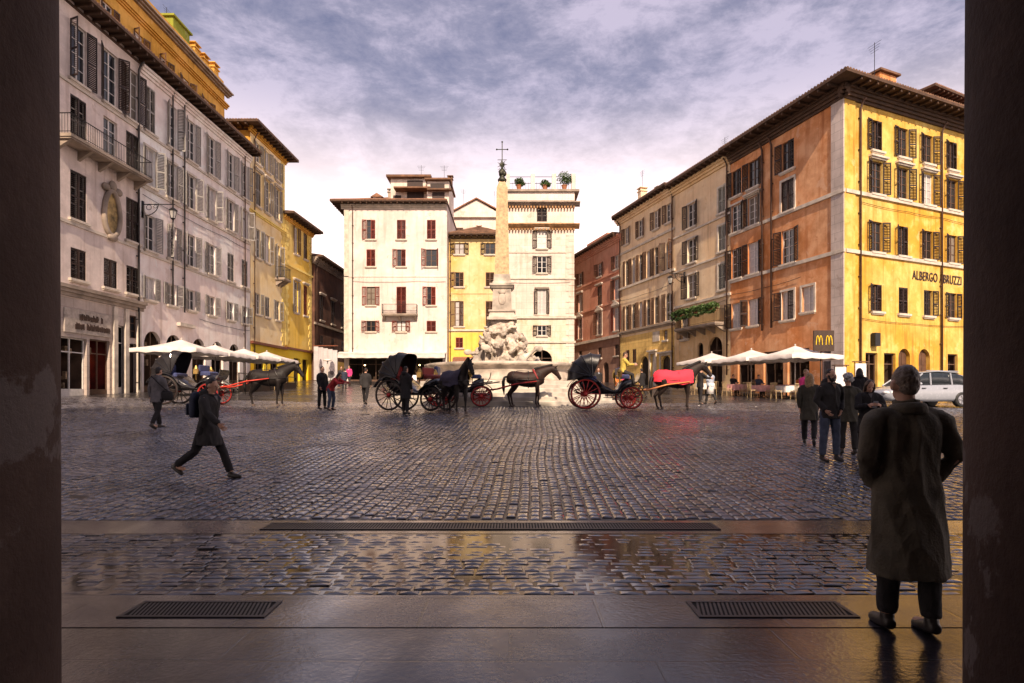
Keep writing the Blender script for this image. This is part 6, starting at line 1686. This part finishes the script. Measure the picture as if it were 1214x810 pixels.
wheel_red, wheel_dark = mat('red_wheel_paint', (.36, .025, .022), .4, var=.3, scale=6), mat('dark_wheel_paint', (.03, .016, .014), .45, var=.3)
tyre_m = mat('carriage_tyre', (.02, .017, .016), .6); lacq = mat('black_lacquer', (.012, .010, .011), .18, var=.3, coat=.4); hood_m = mat('black_hood_leather', (.018, .016, .018), .38, var=.35, scale=4, bump=.4, bscale=10)
seat_b, seat_r = mat('blue_seat_leather', (.05, .06, .15), .5), mat('red_seat_leather', (.22, .02, .02), .5); brass = mat('brass', (.5, .32, .1), .3, .9)
def carriage(label, x, y, rz, wm_, hood=True, seat=None, shaft_m=None, group='horse carriages waiting in the square', rear=None):
    z0 = min(gz(x, y), gz(x + .8 * math.cos(rz), y + .8 * math.sin(rz)))
    t = empty('horse_carriage', (x, y, gz(x, y)), rz, label, 'carriage', group); seat = seat or seat_r
    for wx, wr in ((-.85, .62), (1.0, .46)):
        for sd in (1, -1):
            wy = sd * .66; q = MB(); wm0 = (rear or wm_) if wx < 0 else wm_; q.torus((0, 0, 0), wr - .05, .032, 'y', 36, 6)
            for k in range(14):
                a = 2 * math.pi * k / 14; q.tube([(.06 * math.cos(a), 0, .06 * math.sin(a)), ((wr - .06) * math.cos(a), 0, (wr - .06) * math.sin(a))], [.022, .015], 6)
            w = link('wheel', q.mesh('wheel', wm0, True), t); w.location = (wx, wy, wr)
            q = MB(); q.torus((0, 0, 0), wr - .012, .02, 'y', 40, 6); link('tyre', q.mesh('tyre', tyre_m, True), w)
            q = MB(); q.tube([(0, -.1, 0), (0, -.06, 0), (0, .06, 0), (0, .1, 0)], [.05, .08, .08, .05], 12); link('hub', q.mesh('hub', wheel_red, True), w)
        q = MB(); q.tube([(wx, -.6, wr), (wx, .6, wr)], .03, 8); q.build('axle', iron, t)
        q = MB()
        for sd in (1, -1):
            for s2 in (1, -1): q.tube([(wx + .38 * math.cos(R(a)), sd * .46, wr + .12 + s2 * .1 * math.sin(R(a))) for a in range(0, 181, 15)], .022, 6)
        q.build('spring', iron, t)
    q = MB(); q.loftx([(-1.12, 1.22, .46, .10), (-1.05, 1.12, .54, .2), (-.8, 1.0, .57, .30), (-.35, .92, .58, .33), (-.05, .80, .57, .2), (.3, .70, .56, .10), (.48, .72, .55, .11), (.62, .88, .54, .24), (.85, 1.0, .5, .24), (1.1, 1.08, .45, .18)], 20, .55); q.build('body', lacq, t, True)
    q = MB(); q.bbox(-.92, -.38, -.5, .5, 1.2, 1.36, .05); q.bbox(-1.08, -.9, -.52, .52, 1.28, 1.78, .05); q.build('seat', seat, t)
    q = MB(); q.bbox(.55, .98, -.45, .45, 1.25, 1.42, .05); q.bbox(.5, .58, -.45, .45, 1.42, 1.7, .03); q.build('driver_seat', seat, t)
    q = MB(); out = []
    for k in range(9):
        a = R(10 + 9 * k); out.append([(1.12 + .32 * math.sin(a), s_ * .47, 1.02 + .55 * (1 - math.cos(a))) for s_ in (-1, 1)] + [(1.12 + .32 * math.sin(a) - .03, s_ * .47, 1.03 + .55 * (1 - math.cos(a))) for s_ in (1, -1)])
    q.rings(out); q.build('dashboard', lacq, t)
    q = MB()
    for sd in (1, -1):
        for cx, wr in ((-.85, .62), (1.0, .46)):
            out = []
            for k in range(11):
                a = R(25 + 13 * k); r_ = wr + .09; out.append([(cx + r_ * math.cos(a), sd * .56, wr + r_ * math.sin(a)), (cx + r_ * math.cos(a), sd * .77, wr + r_ * math.sin(a)), (cx + (r_ + .02) * math.cos(a), sd * .77, wr + (r_ + .02) * math.sin(a)), (cx + (r_ + .02) * math.cos(a), sd * .56, wr + (r_ + .02) * math.sin(a))])
            q.rings(out)
    q.build('mudguard', lacq, t)
    q = MB()
    for sd in (1, -1): q.box(.05, .35, sd * .62 - .12, sd * .62 + .12, .45, .48); q.tube([(.2, sd * .58, .47), (.2, sd * .5, .7)], .015, 6)
    q.build('footstep', iron, t)
    for sd in (1, -1):
        q = MB(); c = (.52, sd * .66, 1.3); q.bbox(c[0] - .09, c[0] + .09, c[1] - .07, c[1] + .07, 1.3, 1.52, .01); q.lathe([(.1, 1.52), (.06, 1.6), (.03, 1.66)], 8, (c[0], c[1], 0)); q.lathe([(.02, 1.05), (.04, 1.3)], 8, (c[0], c[1], 0)); q.build('lantern', brass, t)
    sm_ = shaft_m or wm_; q = MB()
    for sd in (1, -1): q.tube([(1.2, sd * .36, .72), (1.7, sd * .40, .78), (2.5, sd * .40, 1.0), (3.45, sd * .37, 1.12)], [.035, .034, .03, .022], 8)
    q.tube([(1.25, -.42, .72), (1.25, .42, .72)], .03, 8); q.build('shaft', sm_, t, True)
    if hood:
        pv = Vector((-.55, 0, 1.32)); out = []; n = 15
        for i in range(21):
            th = R(188 - 118 * i / 20); sc = 1 - .045 * abs(math.sin(math.pi * i / 4)); row = []
            for k in range(n):
                f = math.pi * k / (n - 1); cy = math.cos(f); r_ = 1.02 * max(0, math.sin(f)) ** .45 * sc
                row.append(pv + Vector((r_ * math.cos(th), .60 * math.copysign(abs(cy) ** .5, cy), r_ * math.sin(th) * .98)))
            out.append(row)
        q = MB()
        for sgn in (0, 1):
            vs = [p if not sgn else pv + (p - pv) * .965 for r_ in out for p in r_]; fs = []
            for i in range(20):
                for k in range(n - 1):
                    e = (i * n + k, i * n + k + 1, (i + 1) * n + k + 1, (i + 1) * n + k); fs.append(e if not sgn else e[::-1])
            q.add(vs, fs)
        ho2 = q.build('hood', hood_m, t, True)
        q = MB()
        for i in (4, 8, 12, 16, 20): q.tube([pv + (p - pv) * 1.008 for p in out[i]], .016, 5)
        link('hood_bow', q.mesh('hood_bow', lacq), ho2)
    return t

def team(cl_, hl_, x, y, rz, wm_, hood, seat, shaft, coat_c, neck, blanket, hd=2.85, hrot=0, hs=1.0, collar_m=None, hshift=(0, 0), rear=None):
    carriage(cl_, x, y, rz, wm_, hood, seat, shaft, rear=rear)
    horse(hl_, x + hd * math.cos(rz) + hshift[0], y + hd * math.sin(rz) + hshift[1], rz + hrot, coat_c, neck, blanket, s=hs, collar_m=collar_m)
red_rug = mat('red_horse_rug', (.80, .04, .07), .8, var=.15, scale=4, bump=.4, bscale=20)
dark_rug = mat('dark_horse_rug', (.035, .03, .055), .8, var=.3, scale=4, bump=.4, bscale=20)
shaft_red = mat('red_shaft_paint', (.55, .05, .03), .4); shaft_or = mat('orange_shaft_paint', (.62, .22, .07), .45)
team('black carriage with folded hood and red front wheel at the left, before the cafe parasols', 'dark horse between red shafts at the left, before the yellow shopfront', -13.9, 25.6, R(2), wheel_red, True, seat_b, shaft_red, 'black', 22, None, hd=3.3, rear=wheel_dark)
team('black carriage with large black wheels left of centre, before the white house', 'dark horse turned towards the camera in the centre, wearing a dark rug', -3.85, 23.7, R(-20), wheel_dark, True, seat_r, wheel_dark, 'black', 8, dark_rug, hd=2.9, hrot=R(-38), hshift=(-1.0, -.6))
team('carriage with bright red wheels in the centre behind the dark rugged horse', 'bay horse in harness standing side-on before the fountain steps', -2.35, 26.4, R(0), wheel_red, False, seat_b, wheel_red, 'bay', 26, None, hd=3.0, collar_m=seat_r)
team('black hooded carriage with red spoked wheels right of the fountain', 'horse under a bright red rug at the right, before the cafe parasols', 3.85, 24.6, R(-1), wheel_red, True, seat_b, shaft_or, 'brown', 14, red_rug, hd=2.95)
person('person in yellow jacket sitting on the box of the carriage right of the fountain', 4.61, 24.6, 90, 1.7, 'drive', C_yellow, .9, C_dark, H_brown, z=gz(3.85, 24.6) + .93, group=None)

# ================================================================== CAR
cx_, cy_ = 18.0, 26.2
car = empty('parked_car', (cx_, cy_, gz(cx_, cy_)), R(186), 'silver-white estate car parked at the right behind the group of people', 'car')
paint = mat('silver_car_paint', (.30, .32, .37), .25, var=.05, spec=.5, coat=.6, bump=.0); plast = mat('black_car_plastic', (.02, .02, .02), .5); cglass = mat('car_glass', (.02, .025, .03), .05, spec=.6)
q = MB(); rows = []
# lower body: stations (x, half width, z bottom, z shoulder), front of car at +x
for x_, hw, zb, zt in ((-2.12, .55, .45, .70), (-2.06, .74, .36, .86), (-1.85, .83, .27, .95), (-1.2, .88, .24, .97), (0, .89, .23, .95), (.85, .88, .24, .93), (1.35, .86, .25, .88), (1.8, .81, .28, .78), (2.05, .70, .36, .68), (2.12, .52, .45, .60)):
    rows.append([(x_, -hw * .9, zb), (x_, -hw, zb + .14), (x_, -hw, (zb + zt) / 2 + .05), (x_, -hw * .95, zt - .04), (x_, -hw * .86, zt), (x_, 0, zt + .025), (x_, hw * .86, zt), (x_, hw * .95, zt - .04), (x_, hw, (zb + zt) / 2 + .05), (x_, hw, zb + .14), (x_, hw * .9, zb)])
q.rings(rows); bd = q.build('body', paint, car, True)
q = MB(); rows = []
for x_, hw, zt in ((-1.95, .70, .95), (-1.72, .68, 1.36), (-1.3, .67, 1.47), (-.4, .67, 1.52), (.25, .66, 1.47), (.55, .66, 1.34), (1.1, .70, .92)):
    rows.append([(x_, -hw - .1, .92), (x_, -hw, max(.93, zt - .07)), (x_, -hw * .85, max(.94, zt)), (x_, 0, max(.95, zt + .02)), (x_, hw * .85, max(.94, zt)), (x_, hw, max(.93, zt - .07)), (x_, hw + .1, .92)])
q.rings(rows); q.build('cabin', cglass, car, True)
q = MB()
q.loftx([(-1.5, 1.47, .57, .02), (-1.3, 1.5, .64, .03), (-.4, 1.545, .64, .03), (.2, 1.5, .63, .03), (.36, 1.46, .56, .02)], 16, .5); q.build('roof', paint, car, True)
q = MB()
for sd in (1, -1):
    for a, b in (((-1.92, .74, .95), (-1.62, .66, 1.45)), ((-.95, .77, .95), (-.95, .665, 1.47)), ((.05, .77, .95), (.0, .665, 1.47)), ((1.08, .76, .93), (.35, .655, 1.44))):
        q.tube([(a[0], sd * (a[1] + .01), a[2]), (b[0], sd * (b[1] + .012), b[2])], .035, 6)
    q.tube([(-1.45, sd * .58, 1.55), (.1, sd * .58, 1.58)], .02, 6)
q.build('pillars', paint, car)
for wx in (-1.32, 1.32):
    for sd in (1, -1):
        q = MB(); q.tube([(0, -.11, 0), (0, -.1, 0), (0, .1, 0), (0, .11, 0)], [.27, .32, .32, .27], 24); w = link('wheel', q.mesh('wheel', plast, True), car); w.location = (wx, sd * .8, .32)
        q = MB(); q.tube([(0, sd * .112, 0), (0, sd * .125, 0)], [.21, .2], 20)
        for k in range(5):
            a = 2 * math.pi * k / 5; q.tube([(0, sd * .13, 0), (.18 * math.cos(a), sd * .13, .18 * math.sin(a))], .03, 6)
        link('rim', q.mesh('rim', mat('alloy', (.4, .4, .42), .3, .7)), w)
for sd in (1, -1):
    q = MB(); q.ell((1.98, sd * .6, .62), .14, .16, .09, 12, 8); q.build('headlight', mat('headlight_glass', (.7, .7, .72), .1), car, True)
    q = MB(); q.ell((-2.04, sd * .66, .74), .08, .12, .11, 12, 8); q.build('tail_light', mat('tail_red', (.4, .02, .02), .2), car, True)
    q = MB(); q.ell((.72, sd * .97, 1.0), .08, .1, .07, 10, 8); q.build('mirror', paint, car, True)
    q = MB()
    for x_ in (-.55, .45): q.box(x_ - .09, x_ + .09, sd * .885 - .02, sd * .885 + .02, .80, .83)
    q.build('door_handle', plast, car)
q = MB(); q.box(1.95, 2.14, -.5, .5, .36, .5); q.box(-2.14, -1.98, -.5, .5, .36, .48); q.build('bumper', plast, car)

# ================================================================== SKY, SUN, CAMERA
SUN_EL = 39.0; sd_ = Vector((.11, -1.0))          # horizontal direction towards the sun
SUN_AZ = math.degrees(math.atan2(sd_.x, sd_.y))    # clockwise from +Y
w = bpy.data.worlds.new('World'); SC.world = w; w.use_nodes = True
N = w.node_tree.nodes; L = w.node_tree.links
bgd = N['Background']; bgd.inputs['Strength'].default_value = .11
sky = N.new('ShaderNodeTexSky'); sky.sky_type = 'NISHITA'; sky.sun_disc = False; sky.sun_elevation = R(SUN_EL); sky.sun_rotation = R(SUN_AZ)
tc = N.new('ShaderNodeTexCoord')
mp = N.new('ShaderNodeMapping'); mp.inputs['Scale'].default_value = (1, 1, 2.2); L.new(tc.outputs['Generated'], mp.inputs['Vector'])
n1 = N.new('ShaderNodeTexNoise'); n1.inputs['Scale'].default_value = 2.6; n1.inputs['Detail'].default_value = 9; n1.inputs['Roughness'].default_value = .62; n1.inputs['Distortion'].default_value = .15
L.new(mp.outputs['Vector'], n1.inputs['Vector'])
n2 = N.new('ShaderNodeTexNoise'); n2.inputs['Scale'].default_value = 9; n2.inputs['Detail'].default_value = 8; n2.inputs['Roughness'].default_value = .7; n2.inputs['Distortion'].default_value = .2
L.new(mp.outputs['Vector'], n2.inputs['Vector'])
ad = N.new('ShaderNodeMath'); ad.operation = 'MULTIPLY_ADD'; ad.inputs[1].default_value = .75; L.new(n2.outputs['Fac'], ad.inputs[0]); L.new(n1.outputs['Fac'], ad.inputs[2])
rp = N.new('ShaderNodeValToRGB'); e = rp.color_ramp.elements
e[0].position = .66; e[0].color = (1.0, 1.05, 1.8, 1); e[1].position = 1.0; e[1].color = (4.0, 3.5, 4.4, 1)
k_ = rp.color_ramp.elements.new(.84); k_.color = (2.15, 2.0, 2.75, 1)
L.new(ad.outputs[0], rp.inputs['Fac'])
mx = N.new('ShaderNodeMix'); mx.data_type = 'RGBA'; mx.inputs['Factor'].default_value = .86
L.new(sky.outputs['Color'], mx.inputs[6]); L.new(rp.outputs['Color'], mx.inputs[7])
sx = N.new('ShaderNodeSeparateXYZ'); L.new(tc.outputs['Generated'], sx.inputs[0])
mr = N.new('ShaderNodeMapRange'); mr.inputs['From Min'].default_value = .47; mr.inputs['From Max'].default_value = .17; mr.interpolation_type = 'SMOOTHSTEP'; L.new(sx.outputs['Z'], mr.inputs['Value'])
pw_ = N.new('ShaderNodeMath'); pw_.operation = 'MULTIPLY'; pw_.inputs[1].default_value = .9; L.new(mr.outputs['Result'], pw_.inputs[0])
m2 = N.new('ShaderNodeMix'); m2.data_type = 'RGBA'; L.new(pw_.outputs[0], m2.inputs['Factor']); L.new(mx.outputs[2], m2.inputs[6]); m2.inputs[7].default_value = (14.0, 11.2, 10.2, 1)
L.new(m2.outputs[2], bgd.inputs['Color'])

ld = bpy.data.lights.new('sun', 'SUN'); ld.energy = 4.6; ld.angle = R(.6); ld.color = (1, .79, .59)
lo = bpy.data.objects.new('sun', ld); COL.objects.link(lo)
h_ = math.cos(R(SUN_EL)); dv = Vector((sd_.normalized().x * h_, sd_.normalized().y * h_, math.sin(R(SUN_EL))))
lo.rotation_euler = dv.to_track_quat('Z', 'Y').to_euler(); lo.location = (-10, -40, 60)

cd = bpy.data.cameras.new('camera'); co = bpy.data.objects.new('camera', cd); COL.objects.link(co)
co.location = (0, 0, EYE); co.rotation_euler = (R(90), 0, 0)
cd.sensor_width = 36; cd.lens = F / 1214 * 36; cd.shift_y = (468 - 405) / 1214; cd.clip_end = 2000; cd.clip_start = .05
SC.camera = co
SC.view_settings.view_transform = 'Standard'; SC.view_settings.look = 'None'; SC.view_settings.exposure = 0.66; SC.view_settings.gamma = 1
SC.view_settings.use_curve_mapping = False
SC.cycles.max_bounces = 6; SC.cycles.use_denoising = True
